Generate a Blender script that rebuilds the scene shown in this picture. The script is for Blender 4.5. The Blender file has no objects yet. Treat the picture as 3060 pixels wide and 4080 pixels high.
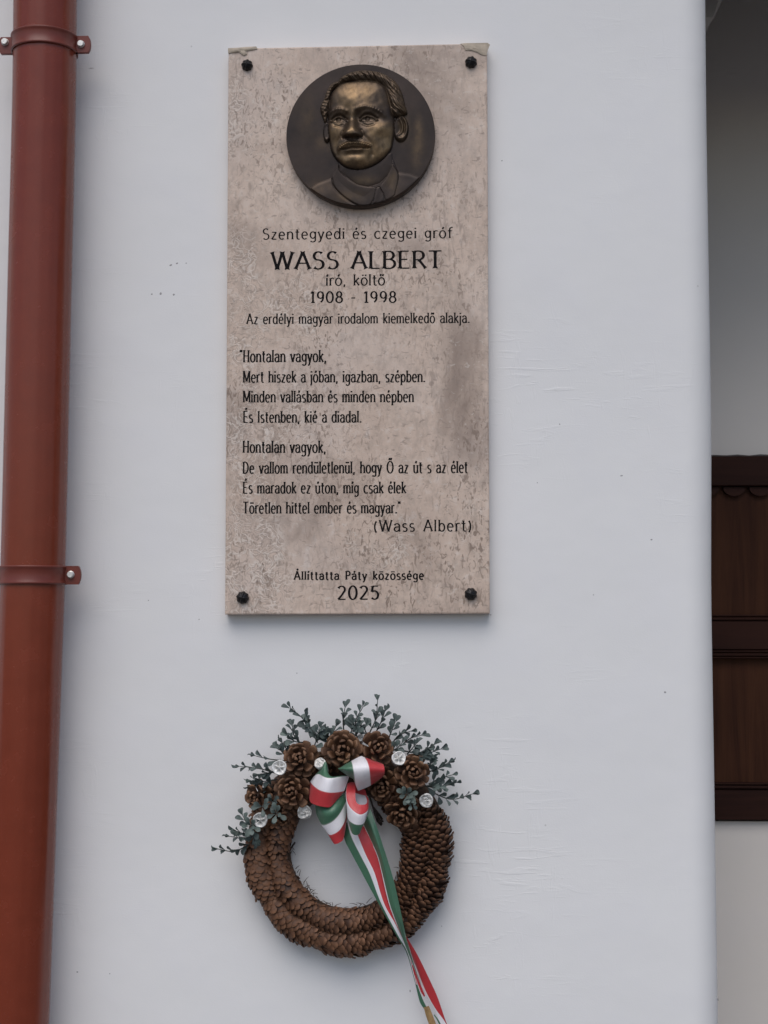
import bpy, math, random
import numpy as np
from mathutils import Vector, Matrix

# ------------------------------------------------------------------ camera, sky, sun, exposure
SC = bpy.context.scene
COL = SC.collection
FPX, PW, PH = 6000.0, 3060.0, 4080.0          # focal length and picture size in pixels
CAM = np.array([0.0, -2.28, 1.65])
PITCH, YAW = math.radians(3.728), math.radians(2.493)
FWD = np.array([-math.sin(YAW)*math.cos(PITCH), math.cos(YAW)*math.cos(PITCH), math.sin(PITCH)])
RGT = np.array([math.cos(YAW), math.sin(YAW), 0.0])
UPV = np.cross(RGT, FWD)
cd = bpy.data.cameras.new('camera'); cam = bpy.data.objects.new('camera', cd); COL.objects.link(cam)
cd.sensor_fit = 'VERTICAL'; cd.sensor_height = 36.0; cd.lens = FPX/PH*36.0
cd.clip_start = 0.02; cd.clip_end = 500.0
M = Matrix.Identity(4)
for i in range(3):
    M[i][0], M[i][1], M[i][2], M[i][3] = RGT[i], UPV[i], -FWD[i], CAM[i]
cam.matrix_world = M
SC.camera = cam

SUN_EL, SUN_AZ = math.radians(57), math.radians(192)      # azimuth measured clockwise from +y: behind the camera
w = bpy.data.worlds.new('World'); SC.world = w; w.use_nodes = True
nt = w.node_tree; nt.nodes.clear()
sky = nt.nodes.new('ShaderNodeTexSky'); sky.sky_type = 'NISHITA'; sky.sun_disc = False
sky.sun_elevation = SUN_EL; sky.sun_rotation = SUN_AZ
sky.air_density = 1.0; sky.dust_density = 2.0; sky.ozone_density = 1.0
bg = nt.nodes.new('ShaderNodeBackground'); bg.inputs['Strength'].default_value = 0.088
wo = nt.nodes.new('ShaderNodeOutputWorld')
nt.links.new(sky.outputs[0], bg.inputs[0]); nt.links.new(bg.outputs[0], wo.inputs[0])
sl = bpy.data.lights.new('sun', 'SUN'); sl.energy = 1.3; sl.angle = math.radians(55); sl.color = (1.0, 0.965, 0.93)
so = bpy.data.objects.new('sun', sl); COL.objects.link(so)
sd = Vector((math.sin(SUN_AZ)*math.cos(SUN_EL), math.cos(SUN_AZ)*math.cos(SUN_EL), math.sin(SUN_EL)))
so.rotation_euler = sd.to_track_quat('Z', 'Y').to_euler(); so.location = (0, -3, 6)
SC.view_settings.view_transform = 'Standard'; SC.view_settings.look = 'None'
SC.view_settings.gamma = 1.0; SC.view_settings.use_curve_mapping = False
SC.view_settings.exposure = 0.4

# ------------------------------------------------------------------ helpers
R = random.Random(7)

def at(px, py, y=0.0):
    """the point at depth y (metres, wall face = 0) behind a pixel of the photograph"""
    d = FWD + RGT*(px-PW/2)/FPX + UPV*(PH/2-py)/FPX
    t = (y-CAM[1])/d[1]
    return CAM + d*t

def tag(o, label=None, cat=None, group=None, kind=None):
    if label: o['label'] = label
    if cat: o['category'] = cat
    if group: o['group'] = group
    if kind: o['kind'] = kind
    return o

def empty(name, loc):
    o = bpy.data.objects.new(name, None); COL.objects.link(o); o.location = loc
    o.empty_display_size = 0.05
    return o

def mesh(name, V, F, mat, parent=None, smooth=True, attrs=None, mats=None, mi=None):
    """one mesh object; V are world points (kept relative to the parent's empty)"""
    V = np.asarray(V, float).reshape(-1, 3)
    me = bpy.data.meshes.new(name)
    off = np.zeros(3)
    if parent is not None:
        p = parent
        while p is not None:
            off += np.array(p.location); p = p.parent
    me.from_pydata([tuple(v) for v in (V-off)], [], [tuple(int(i) for i in f) for f in F])
    me.materials.append(mat)
    for m2 in (mats or []): me.materials.append(m2)
    if mi is not None: me.polygons.foreach_set('material_index', np.asarray(mi, np.int32))
    if attrs:
        for k, a in attrs.items():
            at_ = me.attributes.new(k, 'FLOAT', 'POINT'); at_.data.foreach_set('value', np.asarray(a, np.float32))
    me.polygons.foreach_set('use_smooth', [bool(smooth)]*len(me.polygons))
    me.update()
    o = bpy.data.objects.new(name, me); COL.objects.link(o)
    if parent is not None: o.parent = parent
    return o

class MB:
    """collects shapes for one mesh"""
    def __init__(s): s.V = []; s.F = []; s.A = {}
    def add(s, V, F, **attrs):
        n = len(s.V); s.V.extend([tuple(v) for v in V]); s.F.extend([tuple(i+n for i in f) for f in F])
        for k in set(list(s.A)+list(attrs)):
            a = s.A.setdefault(k, [0.0]*n); x = attrs.get(k, 0.0)
            a.extend(list(x) if hasattr(x, '__len__') else [x]*len(V))
    def box(s, x0, x1, y0, y1, z0, z1, c=0.0):
        """a box with chamfered front edges (front is -y)"""
        if c <= 0:
            V = [(x0,y0,z0),(x1,y0,z0),(x1,y1,z0),(x0,y1,z0),(x0,y0,z1),(x1,y0,z1),(x1,y1,z1),(x0,y1,z1)]
            s.add(V, [(0,3,2,1),(4,5,6,7),(0,1,5,4),(1,2,6,5),(2,3,7,6),(3,0,4,7)])
        else:
            V = [(x0+c,y0,z0+c),(x1-c,y0,z0+c),(x1-c,y0,z1-c),(x0+c,y0,z1-c),
                 (x0,y0+c,z0),(x1,y0+c,z0),(x1,y0+c,z1),(x0,y0+c,z1),(x0,y1,z0),(x1,y1,z0),(x1,y1,z1),(x0,y1,z1)]
            F = [(0,1,2,3)]+[(4+i,4+(i+1)%4,(i+1)%4,i) for i in range(4)]+[(8+i,8+(i+1)%4,4+(i+1)%4,4+i) for i in range(4)]+[(11,10,9,8)]
            s.add(V, F)
    def tube(s, P, r, n=8, cap=True, **attrs):
        P = [np.array(p, float) for p in P]; m = len(P)
        rr = r if hasattr(r, '__len__') else [r]*m
        V = []; ref = None
        for i in range(m):
            t = P[min(i+1, m-1)]-P[max(i-1, 0)]; t /= np.linalg.norm(t)+1e-12
            if ref is None: ref = np.array([0,0,1.0]) if abs(t[2]) < .9 else np.array([0,1.0,0])
            a = np.cross(t, ref); a /= np.linalg.norm(a)+1e-12; b = np.cross(a, t); ref = b
            for k in range(n):
                q = 2*math.pi*k/n; V.append(P[i]+rr[i]*(math.cos(q)*a+math.sin(q)*b))
        F = [(i*n+k, (i+1)*n+k, (i+1)*n+(k+1)%n, i*n+(k+1)%n) for i in range(m-1) for k in range(n)]
        if cap: F += [tuple(range(n)), tuple(range(m*n-1, (m-1)*n-1, -1))]
        s.add(V, F, **attrs)
    def grid(s, G, close=False, **attrs):
        """G: array rows x cols x 3"""
        G = np.asarray(G, float); a, b = G.shape[:2]
        F = [(i*b+j, i*b+(j+1) % b, (i+1)*b+(j+1) % b, (i+1)*b+j) for i in range(a-1) for j in range(b if close else b-1)]
        s.add(G.reshape(-1, 3), F, **{k: np.asarray(v).reshape(-1) for k, v in attrs.items()})
    def build(s, name, mat, parent=None, smooth=True):
        return mesh(name, s.V, s.F, mat, parent, smooth, {k: v for k, v in s.A.items()})

def spline(P, n=8):
    P = np.asarray(P, float); P = np.vstack([2*P[0]-P[1], P, 2*P[-1]-P[-2]]); o = []
    for i in range(1, len(P)-2):
        p0, p1, p2, p3 = P[i-1:i+3]
        for k in range(n):
            t = k/n
            o.append(.5*((2*p1)+(-p0+p2)*t+(2*p0-5*p1+4*p2-p3)*t*t+(-p0+3*p1-3*p2+p3)*t**3))
    o.append(P[-2]); return np.array(o)

def resample(P, n):
    P = np.asarray(P, float); d = np.r_[0, np.cumsum(np.linalg.norm(np.diff(P, axis=0), axis=1))]
    t = np.linspace(0, d[-1], n)
    return np.stack([np.interp(t, d, P[:, k]) for k in range(P.shape[1])], 1)

# ------------------------------------------------------------------ materials
class NT:
    def __init__(s, name):
        s.m = bpy.data.materials.new(name); s.m.use_nodes = True; s.t = s.m.node_tree
        s.b = s.t.nodes['Principled BSDF']
    def n(s, typ, **kw):
        x = s.t.nodes.new('ShaderNode'+typ)
        for k, v in kw.items(): setattr(x, k, v)
        return x
    def l(s, a, b): s.t.links.new(a, b)
    def set(s, **kw):
        for k, v in kw.items():
            i = s.b.inputs[k.replace('_', ' ')]
            if hasattr(v, 'is_linked') or hasattr(v, 'links'): s.l(v, i)
            else: i.default_value = (*v, 1) if isinstance(v, tuple) and len(v) == 3 else v
        return s
    def obj(s): return s.n('TexCoord').outputs['Object']
    def map(s, vec, scale=(1,1,1), loc=(0,0,0), rot=(0,0,0)):
        m = s.n('Mapping'); s.l(vec, m.inputs[0]); m.inputs['Scale'].default_value = scale
        m.inputs['Location'].default_value = loc; m.inputs['Rotation'].default_value = rot
        return m.outputs[0]
    def noise(s, vec, scale, detail=3, rough=.55, dist=0.0):
        x = s.n('TexNoise'); s.l(vec, x.inputs['Vector']); x.inputs['Scale'].default_value = scale
        x.inputs['Detail'].default_value = detail; x.inputs['Roughness'].default_value = rough
        x.inputs['Distortion'].default_value = dist
        return x.outputs['Fac']
    def ramp(s, fac, stops, interp='LINEAR'):
        r = s.n('ValToRGB'); s.l(fac, r.inputs[0]); cr = r.color_ramp; cr.interpolation = interp
        while len(cr.elements) < len(stops): cr.elements.new(.5)
        for e, (p, c) in zip(cr.elements, stops):
            e.position = p; e.color = (c, c, c, 1) if not hasattr(c, '__len__') else (*c, 1)
        return r.outputs[0]
    def math(s, op, a, b=None, clamp=False):
        x = s.n('Math', operation=op, use_clamp=clamp)
        for i, v in enumerate((a, b)):
            if v is None: continue
            if hasattr(v, 'links'): s.l(v, x.inputs[i])
            else: x.inputs[i].default_value = v
        return x.outputs[0]
    def mix(s, fac, a, b, mode='MIX'):
        x = s.n('Mix', data_type='RGBA', blend_type=mode)
        for i, v in ((0, fac), (6, a), (7, b)):
            if hasattr(v, 'links'): s.l(v, x.inputs[i])
            elif i == 0: x.inputs[0].default_value = v
            else: x.inputs[i].default_value = (*v, 1)
        return x.outputs[2]
    def attr(s, name):
        return s.n('Attribute', attribute_name=name).outputs['Fac']
    def bump(s, h, dist, strength=1.0, prev=None):
        b = s.n('Bump'); s.l(h, b.inputs['Height']); b.inputs['Distance'].default_value = dist
        b.inputs['Strength'].default_value = strength
        if prev is not None: s.l(prev, b.inputs['Normal'])
        return b.outputs[0]

def mat_plaster(name, col, dirt=0.0):
    k = NT(name); o = k.obj()
    lo = k.noise(o, 2.2, 3); mid = k.noise(o, 9, 4, .6)
    c = k.mix(k.ramp(lo, [(.35, 0), (.7, 1)]), tuple(x*.955 for x in col), col)
    c = k.mix(k.math('MULTIPLY', k.ramp(mid, [(.45, 0), (.8, 1)]), .25), c, tuple(a*b for a, b in zip(col, (.93, .93, .99))))
    # sparse little specks of dirt
    v = k.n('TexVoronoi', feature='F1'); k.l(o, v.inputs['Vector']); v.inputs['Scale'].default_value = 11
    sp = k.math('MULTIPLY', k.ramp(v.outputs['Distance'], [(.012, 1), (.02, 0)]), k.ramp(k.noise(o, 23, 1), [(.52, 0), (.56, 1)]))
    c = k.mix(k.math('MULTIPLY', sp, .35), c, (.3, .29, .28))
    # trowel strokes: long thin noise, present only in patches
    patch = k.ramp(k.noise(o, 4.3, 2), [(.48, 0), (.72, 1)])
    s1 = k.noise(k.map(o, (11, 11, 75), rot=(0, math.radians(-9), 0)), 1.0, 4, .6, 1.2)
    s2 = k.noise(k.map(o, (60, 60, 14), rot=(0, math.radians(62), 0)), 1.0, 3, .6, 1.0)
    st = k.math('MULTIPLY', k.math('ADD', k.ramp(s1, [(.56, 0), (.68, 1)]), k.ramp(s2, [(.60, 0), (.70, 1)])), patch)
    fine = k.noise(o, 420, 2)
    b = k.bump(k.noise(o, 5, 3), .006, .5)
    b = k.bump(mid, .0012, .4, b)
    b = k.bump(st, .00055, .45, b)
    b = k.bump(fine, .0003, .35, b)
    k.set(Base_Color=c, Roughness=.85, Normal=b); k.b.inputs['Specular IOR Level'].default_value = .25
    return k.m

def mat_stone():
    k = NT('shell_limestone'); o = k.obj()
    sep = k.n('SeparateXYZ'); k.l(o, sep.inputs[0])
    base = k.ramp(k.noise(o, 7, 5, .6, .5), [(.25, (.53, .405, .325)), (.5, (.615, .48, .39)), (.75, (.675, .54, .445))])
    fine = k.noise(k.map(o, (1, 1, .7)), 75, 4, .65)
    c = k.mix(k.ramp(fine, [(.34, .6), (.52, 0)]), base, (.42, .335, .275))
    c = k.mix(k.ramp(fine, [(.56, 0), (.74, .5)]), c, (.74, .66, .60))
    # bluish lilac veil in places
    c = k.mix(k.math('MULTIPLY', k.ramp(k.noise(o, 4.5, 3), [(.5, 0), (.7, 1)]), .4), c, (.58, .50, .46))
    # brown clouds
    cl = k.ramp(k.noise(k.map(o, (1, 1, .8), loc=(3.1, 0, 1.7)), 5.2, 4, .6, .8), [(.52, 0), (.72, 1)])
    c = k.mix(k.math('MULTIPLY', cl, .9), c, (.275, .205, .165))
    # fossil outlines: warped cell borders, mostly in a band down the left side
    wv = k.n('TexNoise'); k.l(o, wv.inputs['Vector']); wv.inputs['Scale'].default_value = 38; wv.inputs['Detail'].default_value = 2
    wm = k.n('VectorMath', operation='MULTIPLY_ADD'); k.l(wv.outputs['Color'], wm.inputs[0]); wm.inputs[1].default_value = (.060, .0, .060); k.l(o, wm.inputs[2])
    ve = k.n('TexVoronoi', feature='DISTANCE_TO_EDGE'); k.l(wm.outputs[0], ve.inputs['Vector']); ve.inputs['Scale'].default_value = 88
    line = k.ramp(ve.outputs['Distance'], [(.0, 1), (.05, .8), (.10, 0)])
    dark = k.ramp(ve.outputs['Distance'], [(.10, 0), (.16, 1), (.24, 0)])
    left = k.ramp(sep.outputs['X'], [(.0, 1), (1, 0)])   # object space is metres from the slab's centre
    lf = k.n('MapRange'); k.l(sep.outputs['X'], lf.inputs[0]); lf.inputs[1].default_value = -.02; lf.inputs[2].default_value = -.19; lf.inputs[3].default_value = 0; lf.inputs[4].default_value = .17
    fm = k.math('ADD', k.noise(k.map(o, (1, 1, .45), loc=(1, 0, 4)), 9, 3, .6), lf.outputs[0])
    gate = k.ramp(fm, [(.60, 0), (.70, 1)])
    brk = k.ramp(k.noise(o, 60, 2), [(.42, 0), (.52, 1)])
    fl = k.math('MULTIPLY', k.math('MULTIPLY', line, gate), brk)
    c = k.mix(k.math('MULTIPLY', k.math('MULTIPLY', dark, gate), .6), c, (.27, .215, .18))
    c = k.mix(k.math('MULTIPLY', fl, .55), c, (.72, .65, .58))
    # short flakes and pits
    f2 = k.noise(k.map(o, (160, 160, 75), rot=(0, math.radians(25), 0)), 1.0, 2, .5, 1.2)
    f3 = k.noise(k.map(o, (90, 90, 170), rot=(0, math.radians(-30), 0), loc=(5, 0, 2)), 1.0, 2, .5, 1.2)
    fmask = k.ramp(k.noise(k.map(o, (1, 1, .7), loc=(9, 0, 5)), 8, 3), [(.42, .12), (.62, 1)])
    c = k.mix(k.math('MULTIPLY', k.math('MULTIPLY', k.ramp(f2, [(.55, 0), (.65, 1)]), fmask), .9), c, (.24, .175, .135))
    c = k.mix(k.math('MULTIPLY', k.ramp(f3, [(.64, 0), (.72, 1)]), .45), c, (.68, .61, .54))
    c = k.mix(k.math('MULTIPLY', k.ramp(f3, [(.31, 1), (.38, 0)]), .6), c, (.27, .21, .175))
    vp = k.noise(k.map(o, (110, 110, 34), loc=(2, 0, 9)), 1.0, 3, .6, .9)
    c = k.mix(k.math('MULTIPLY', k.math('MULTIPLY', k.ramp(vp, [(.55, 0), (.68, 1)]), k.ramp(k.noise(k.map(o, (1, 1, .6), loc=(7, 0, 3)), 6, 2), [(.45, 0), (.62, 1)])), .6), c, (.30, .23, .19))
    b = k.bump(k.noise(o, 130, 3), .0005, .4)
    b = k.bump(fl, .0004, .5, b)
    k.set(Base_Color=c, Roughness=k.ramp(fine, [(.3, .42), (.7, .62)]), Normal=b)
    return k.m

def mat_bronze():
    k = NT('patinated_bronze'); o = k.obj()
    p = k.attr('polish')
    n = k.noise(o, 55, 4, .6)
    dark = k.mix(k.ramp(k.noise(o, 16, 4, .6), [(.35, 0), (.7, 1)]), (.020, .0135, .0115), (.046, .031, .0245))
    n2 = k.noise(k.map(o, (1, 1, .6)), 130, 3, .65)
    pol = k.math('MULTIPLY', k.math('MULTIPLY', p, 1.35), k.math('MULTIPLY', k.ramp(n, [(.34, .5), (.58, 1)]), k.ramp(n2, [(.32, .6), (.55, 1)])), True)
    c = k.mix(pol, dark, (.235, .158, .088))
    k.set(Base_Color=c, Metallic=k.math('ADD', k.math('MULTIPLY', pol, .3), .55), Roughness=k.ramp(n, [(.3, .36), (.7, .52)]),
          Normal=k.bump(n, .0006, .35))
    return k.m

def mat_paint(name, col, rough=.3, coat=.3, spec=.5):
    k = NT(name); o = k.obj()
    n = k.noise(o, 30, 4)
    c = k.mix(k.ramp(n, [(.35, 0), (.7, 1)]), col, tuple(x*1.12 for x in col))
    sp = k.ramp(k.noise(o, 900, 1), [(.70, 0), (.73, 1)])
    c = k.mix(k.math('MULTIPLY', sp, .12), c, (.35, .25, .22))
    k.b.inputs['Specular IOR Level'].default_value = spec
    k.set(Base_Color=c, Roughness=k.math('ADD', k.math('MULTIPLY', n, .12), rough-.05), Coat_Weight=coat, Coat_Roughness=.12,
          Normal=k.bump(k.noise(k.map(o, (60, 60, 2.5)), 1.0, 2), .0012, .35))
    return k.m

def mat_simple(name, col, rough=.6, metal=0.0, var=.15, nscale=60, bump=0.0, spec=.5):
    k = NT(name); o = k.obj(); n = k.noise(o, nscale, 4)
    c = k.mix(k.ramp(n, [(.3, 0), (.7, 1)]), tuple(x*(1-var) for x in col), tuple(min(1, x*(1+var)) for x in col))
    k.set(Base_Color=c, Roughness=rough, Metallic=metal); k.b.inputs['Specular IOR Level'].default_value = spec
    if bump: k.set(Normal=k.bump(n, bump, .6))
    return k.m

def mat_wood(name, a, b, along='Z', rough=.5):
    k = NT(name); o = k.obj()
    sc = (40, 40, 2.2) if along == 'Z' else (2.2, 40, 40)
    n = k.noise(k.map(o, sc), 1.0, 5, .65, 1.5)
    big = k.noise(k.map(o, (8, 8, 2) if along == 'Z' else (2, 8, 8)), 1.0, 3)
    c = k.mix(k.ramp(n, [(.35, 0), (.65, 1)]), a, b)
    c = k.mix(k.math('MULTIPLY', k.ramp(big, [(.4, 0), (.7, 1)]), .5), c, tuple(x*1.4 for x in b))
    k.set(Base_Color=c, Roughness=rough, Normal=k.bump(n, .0008, .5)); k.b.inputs['Specular IOR Level'].default_value = .12
    return k.m

def mat_scale(name, lo, mid, hi):
    """cone scales: tint per scale, paler towards the lip of each scale"""
    k = NT(name); o = k.obj()
    t = k.attr('tint'); g = k.attr('lip')
    n = k.noise(o, 260, 3, .6)
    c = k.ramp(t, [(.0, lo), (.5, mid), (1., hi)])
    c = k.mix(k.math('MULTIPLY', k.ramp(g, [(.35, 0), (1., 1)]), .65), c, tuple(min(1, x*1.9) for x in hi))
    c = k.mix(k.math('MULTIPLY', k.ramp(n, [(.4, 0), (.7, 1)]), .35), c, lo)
    k.set(Base_Color=c, Roughness=.62, Normal=k.bump(n, .0006, .5)); k.b.inputs['Specular IOR Level'].default_value = .35
    return k.m

def mat_leaf():
    k = NT('boxwood_leaf'); o = k.obj(); t = k.attr('tint')
    c = k.ramp(t, [(0, (.046, .064, .060)), (.5, (.082, .110, .100)), (1, (.145, .188, .165))])
    n = k.noise(o, 150, 2)
    c = k.mix(k.math('MULTIPLY', n, .4), c, (.085, .10, .104))
    k.set(Base_Color=c, Roughness=.55)
    k.b.inputs['Specular IOR Level'].default_value = .35
    return k.m

def mat_ribbon(name='tricolour_satin'):
    k = NT(name); o = k.obj(); u = k.attr('u'); l = k.attr('along')
    c = k.ramp(u, [(0, (.055, .150, .088)), (.333, (.78, .76, .79)), (.667, (.50, .035, .042))], 'CONSTANT')
    # woven selvedge: a thin pale line where the colours meet
    e = k.ramp(u, [(.318, 0), (.328, 1), (.340, 1), (.35, 0), (.652, 0), (.662, 1), (.674, 1), (.684, 0)])
    c = k.mix(k.math('MULTIPLY', e, .35), c, (.75, .68, .66))
    wv = k.n('TexWave', wave_type='BANDS'); k.l(o, wv.inputs['Vector']); wv.inputs['Scale'].default_value = 900
    cr = k.noise(k.map(o, (1, 1, .5), rot=(0, math.radians(25), 0)), 70, 3, .6, .8)
    k.set(Base_Color=c, Roughness=.36, Normal=k.bump(wv.outputs['Fac'], .00006, .4, k.bump(cr, .0022, .4)), Sheen_Weight=.1)
    k.b.inputs['Specular IOR Level'].default_value = .55
    return k.m

M_WALL = mat_plaster('white_plaster', (.81, .803, .797))
M_BACK = mat_plaster('shaded_plaster', (.85, .79, .725))
M_STONE = mat_stone()
M_BRONZE = mat_bronze()
M_INK = mat_simple('black_lettering', (.011, .010, .010), .8, 0, .2, spec=.08)
M_IRON = mat_simple('black_iron', (.012, .011, .012), .38, .4, .3, 300, .0004)
M_PIPE = mat_paint('brown_red_paint', (.178, .032, .014), .25, .05, .40)
M_CLAMP = mat_paint('brown_red_paint_clamp', (.150, .033, .022), .40, .05, .38)
M_ZINC = mat_simple('zinc_screw', (.72, .70, .66), .42, .55, .2, 400, .0003)
M_TAPE = mat_simple('old_tape', (.47, .395, .31), .75, 0, .15, 120, .0012)
M_SHUT = mat_wood('dark_brown_wood', (.036, .0125, .007), (.068, .026, .0125), 'Z', .6)
M_SHUTR = mat_wood('dark_brown_rail', (.022, .0085, .0065), (.038, .0145, .0095), 'X', .6)
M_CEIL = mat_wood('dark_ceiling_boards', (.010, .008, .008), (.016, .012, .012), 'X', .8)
M_SCALE = mat_scale('spruce_scale', (.028, .0115, .0065), (.090, .040, .020), (.165, .080, .042))
k_ = NT('pine_scale'); o_ = k_.obj(); t_ = k_.attr('tint'); g_ = k_.attr('lip'); n_ = k_.noise(o_, 300, 3, .6)
body = k_.ramp(t_, [(0, (.040, .018, .010)), (.5, (.082, .037, .018)), (1, (.14, .068, .034))])
lipc = k_.ramp(t_, [(0, (.09, .045, .025)), (.5, (.18, .094, .052)), (1, (.28, .16, .092))])
c_ = k_.mix(k_.ramp(g_, [(.0, 1), (.5, 0)]), body, (.022, .010, .006))  # scale bases coloured darker to stand for shade in the gaps
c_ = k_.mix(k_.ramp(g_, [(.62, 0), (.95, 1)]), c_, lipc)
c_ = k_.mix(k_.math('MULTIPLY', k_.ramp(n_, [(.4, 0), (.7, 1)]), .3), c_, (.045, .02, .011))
k_.set(Base_Color=c_, Roughness=.6, Normal=k_.bump(n_, .0008, .5)); k_.b.inputs['Specular IOR Level'].default_value = .3
M_PINE = k_.m
M_CORE = mat_simple('straw_core', (.060, .034, .020), .9, 0, .4, 200, .002)
M_LEAF = mat_leaf()
M_STEM = mat_simple('twig', (.045, .052, .048), .7)
M_TWIG = mat_simple('dark_twig', (.030, .020, .016), .8)
M_POD = mat_simple('silver_white_pod', (.66, .65, .63), .42, .25, .12, 260, .0016)
M_PODDK = mat_simple('pod_hollow', (.085, .08, .07), .6, .1, .3, 260, .001)
M_RIB = mat_ribbon()
M_TAN = mat_simple('frayed_ribbon_end', (.33, .205, .085), .75, 0, .3, 160, .001)
M_GROUND = mat_simple('paving', (.115, .11, .108), .9, 0, .2, 5)
M_GRASS = mat_simple('lawn', (.05, .075, .03), .95, 0, .3, 8)
def relief_height(U,V):
    """height in mm over the medallion face; U,V = plan coordinates in 0.153 mm units"""
    def sdf(poly):
        P=np.array(poly,float); Q=np.roll(P,-1,0)
        d=np.full(U.shape,1e9); ins=np.zeros(U.shape,bool)
        for (ax,ay),(bx,by) in zip(P,Q):
            ex,ey=bx-ax,by-ay; wx,wy=U-ax,V-ay
            t=np.clip((wx*ex+wy*ey)/(ex*ex+ey*ey),0,1)
            d=np.minimum(d,np.hypot(wx-ex*t,wy-ey*t))
            c=((ay<=V)&(by>V))|((by<=V)&(ay>V))
            with np.errstate(divide='ignore',invalid='ignore'):
                xi=ax+(V-ay)/(by-ay if by!=ay else 1e-9)*ex
            ins^=c&(U<xi)
        return np.where(ins,d,-d)
    def smooth(poly,n=6):
        P=np.array(poly,float); out=[]
        m=len(P)
        for i in range(m):
            p0,p1,p2,p3=P[i-1],P[i],P[(i+1)%m],P[(i+2)%m]
            for k in range(n):
                t=k/n
                out.append(.5*((2*p1)+(-p0+p2)*t+(2*p0-5*p1+4*p2-p3)*t*t+(-p0+3*p1-3*p2+p3)*t**3))
        return out
    def dome(s,w,h):
        t=np.clip(s/w,0,1); return h*np.sqrt(np.clip(1-(1-t)**2,0,1))
    def ss(x,a,b):
        t=np.clip((x-a)/(b-a),0,1); return t*t*(3-2*t)
    def G(cx,cy,sx,sy,a=0.):
        c,s=np.cos(np.radians(a)),np.sin(np.radians(a)); x=U-cx; y=V-cy
        xr=x*c+y*s; yr=-x*s+y*c
        return np.exp(-.5*((xr/sx)**2+(yr/sy)**2))
    def ln(pts,w):
        d=np.full(U.shape,1e9)
        for (ax,ay),(bx,by) in zip(pts[:-1],pts[1:]):
            ex,ey=bx-ax,by-ay; t=np.clip(((U-ax)*ex+(V-ay)*ey)/(ex*ex+ey*ey),0,1)
            d=np.minimum(d,np.hypot(U-ax-ex*t,V-ay-ey*t))
        return np.exp(-.5*(d/w)**2)
    def crv(pts,n=8):
        P=np.array(pts,float); P=np.vstack([2*P[0]-P[1],P,2*P[-1]-P[-2]]); o=[]
        for i in range(1,len(P)-2):
            p0,p1,p2,p3=P[i-1:i+3]
            for k in range(n):
                t=k/n; o.append(.5*((2*p1)+(-p0+p2)*t+(2*p0-5*p1+4*p2-p3)*t*t+(-p0+3*p1-3*p2+p3)*t**3))
        o.append(P[-2]); return o
    rng=np.random.RandomState(4)
    def wob(f,seed):
        r=np.random.RandomState(seed); z=np.zeros(U.shape)
        for k in range(7):
            a=r.rand()*6.28; b=f*(.6+.9*r.rand()); z+=np.sin((U*np.cos(a)+V*np.sin(a))*b+r.rand()*6.28)
        return z/3.
    face=sdf(smooth([(520,470),(506,560),(503,650),(508,740),(520,830),(536,920),(566,985),(610,1040),(668,1088),(735,1114),(810,1120),(885,1108),(955,1080),(1025,1035),(1085,975),(1122,915),(1138,850),(1150,770),(1155,680),(1148,590),(1125,490),(1095,390),(1055,310),(985,262),(880,248),(780,252),(690,262),(620,285),(560,340),(530,400)]))
    hairt=sdf(smooth([(592,300),(618,232),(680,188),(765,160),(860,152),(960,162),(1050,190),(1130,238),(1190,305),(1232,400),(1252,490),(1275,575),(1222,600),(1160,612),(1118,560),(1098,470),(1082,390),(1052,318),(985,278),(905,262),(830,268),(760,255),(700,258),(640,282)]))
    hairl=sdf(smooth([(640,268),(575,262),(520,300),(488,360),(468,425),(438,480),(432,535),(450,590),(470,650),(488,650),(500,580),(522,500),(524,420),(545,350),(600,300)]))
    neck=sdf([(604,1040),(640,1060),(1100,950),(1128,960),(1136,1080),(1090,1170),(1010,1250),(900,1285),(790,1262),(690,1190),(618,1130)])
    colL=sdf(smooth([(604,1062),(572,1130),(538,1200),(560,1270),(622,1345),(720,1420),(822,1470),(930,1450),(972,1300),(880,1283),(780,1255),(690,1196),(618,1125)],3))
    colR=sdf(smooth([(1128,1070),(1160,1110),(1188,1160),(1186,1240),(1165,1330),(1150,1375),(1070,1420),(1048,1370),(1010,1285),(1062,1215),(1108,1120)],3))
    knot=sdf([(972,1296),(1005,1282),(1045,1350),(1055,1425),(1000,1450),(940,1450)])
    jack=sdf([(330,1288),(400,1240),(540,1190),(640,1060),(1130,1000),(1190,1142),(1300,1160),(1400,1195),(1400,1600),(300,1600)])
    h=np.zeros(U.shape)
    # coat, collar, neck
    h=np.maximum(h,dome(jack,40,2.2)+ss(jack,0,160)*1.6)
    h=np.where(neck>0,np.maximum(h*0,dome(neck,160,2.4)+.6),h)
    for s,a in ((colL,5.2),(colR,5.6)): h=np.where(s>0,dome(s,16,a*.3)+a*.55-ss(s,20,150)*.9,h)
    h=np.where(knot>0,2.6+dome(knot,22,1.6)+wob(.05,9)*.4,h)
    h-=1.1*ln(crv([(545,1205),(570,1290),(640,1368),(740,1440),(830,1478)]),7)
    # ears
    ex,ey=U-1214,V-722; er=np.hypot(ex/74.,ey/128.)
    ear=np.where(er<1,4.6*np.sqrt(np.clip(1-er**3,0,1)),0)
    ear+=np.where(er<1,2.0*np.exp(-((er-.80)/.15)**2)*(1-.75*G(1160,740,40,90))*ss(-ex,-90,60)**0,0)
    ear-=np.where(er<1,3.0*G(1204,735,22,44,8),0)
    ear+=np.where(er<1,2.4*ln(crv([(1205,640),(1226,690),(1222,750),(1192,790)]),9),0)
    ear-=np.where(er<1,2.6*ln(crv([(1225,625),(1250,690),(1244,760)]),7),0)
    ear+=np.where(er<1.05,2.2*G(1195,820,26,20),0)
    h=np.maximum(h,ear)
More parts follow.
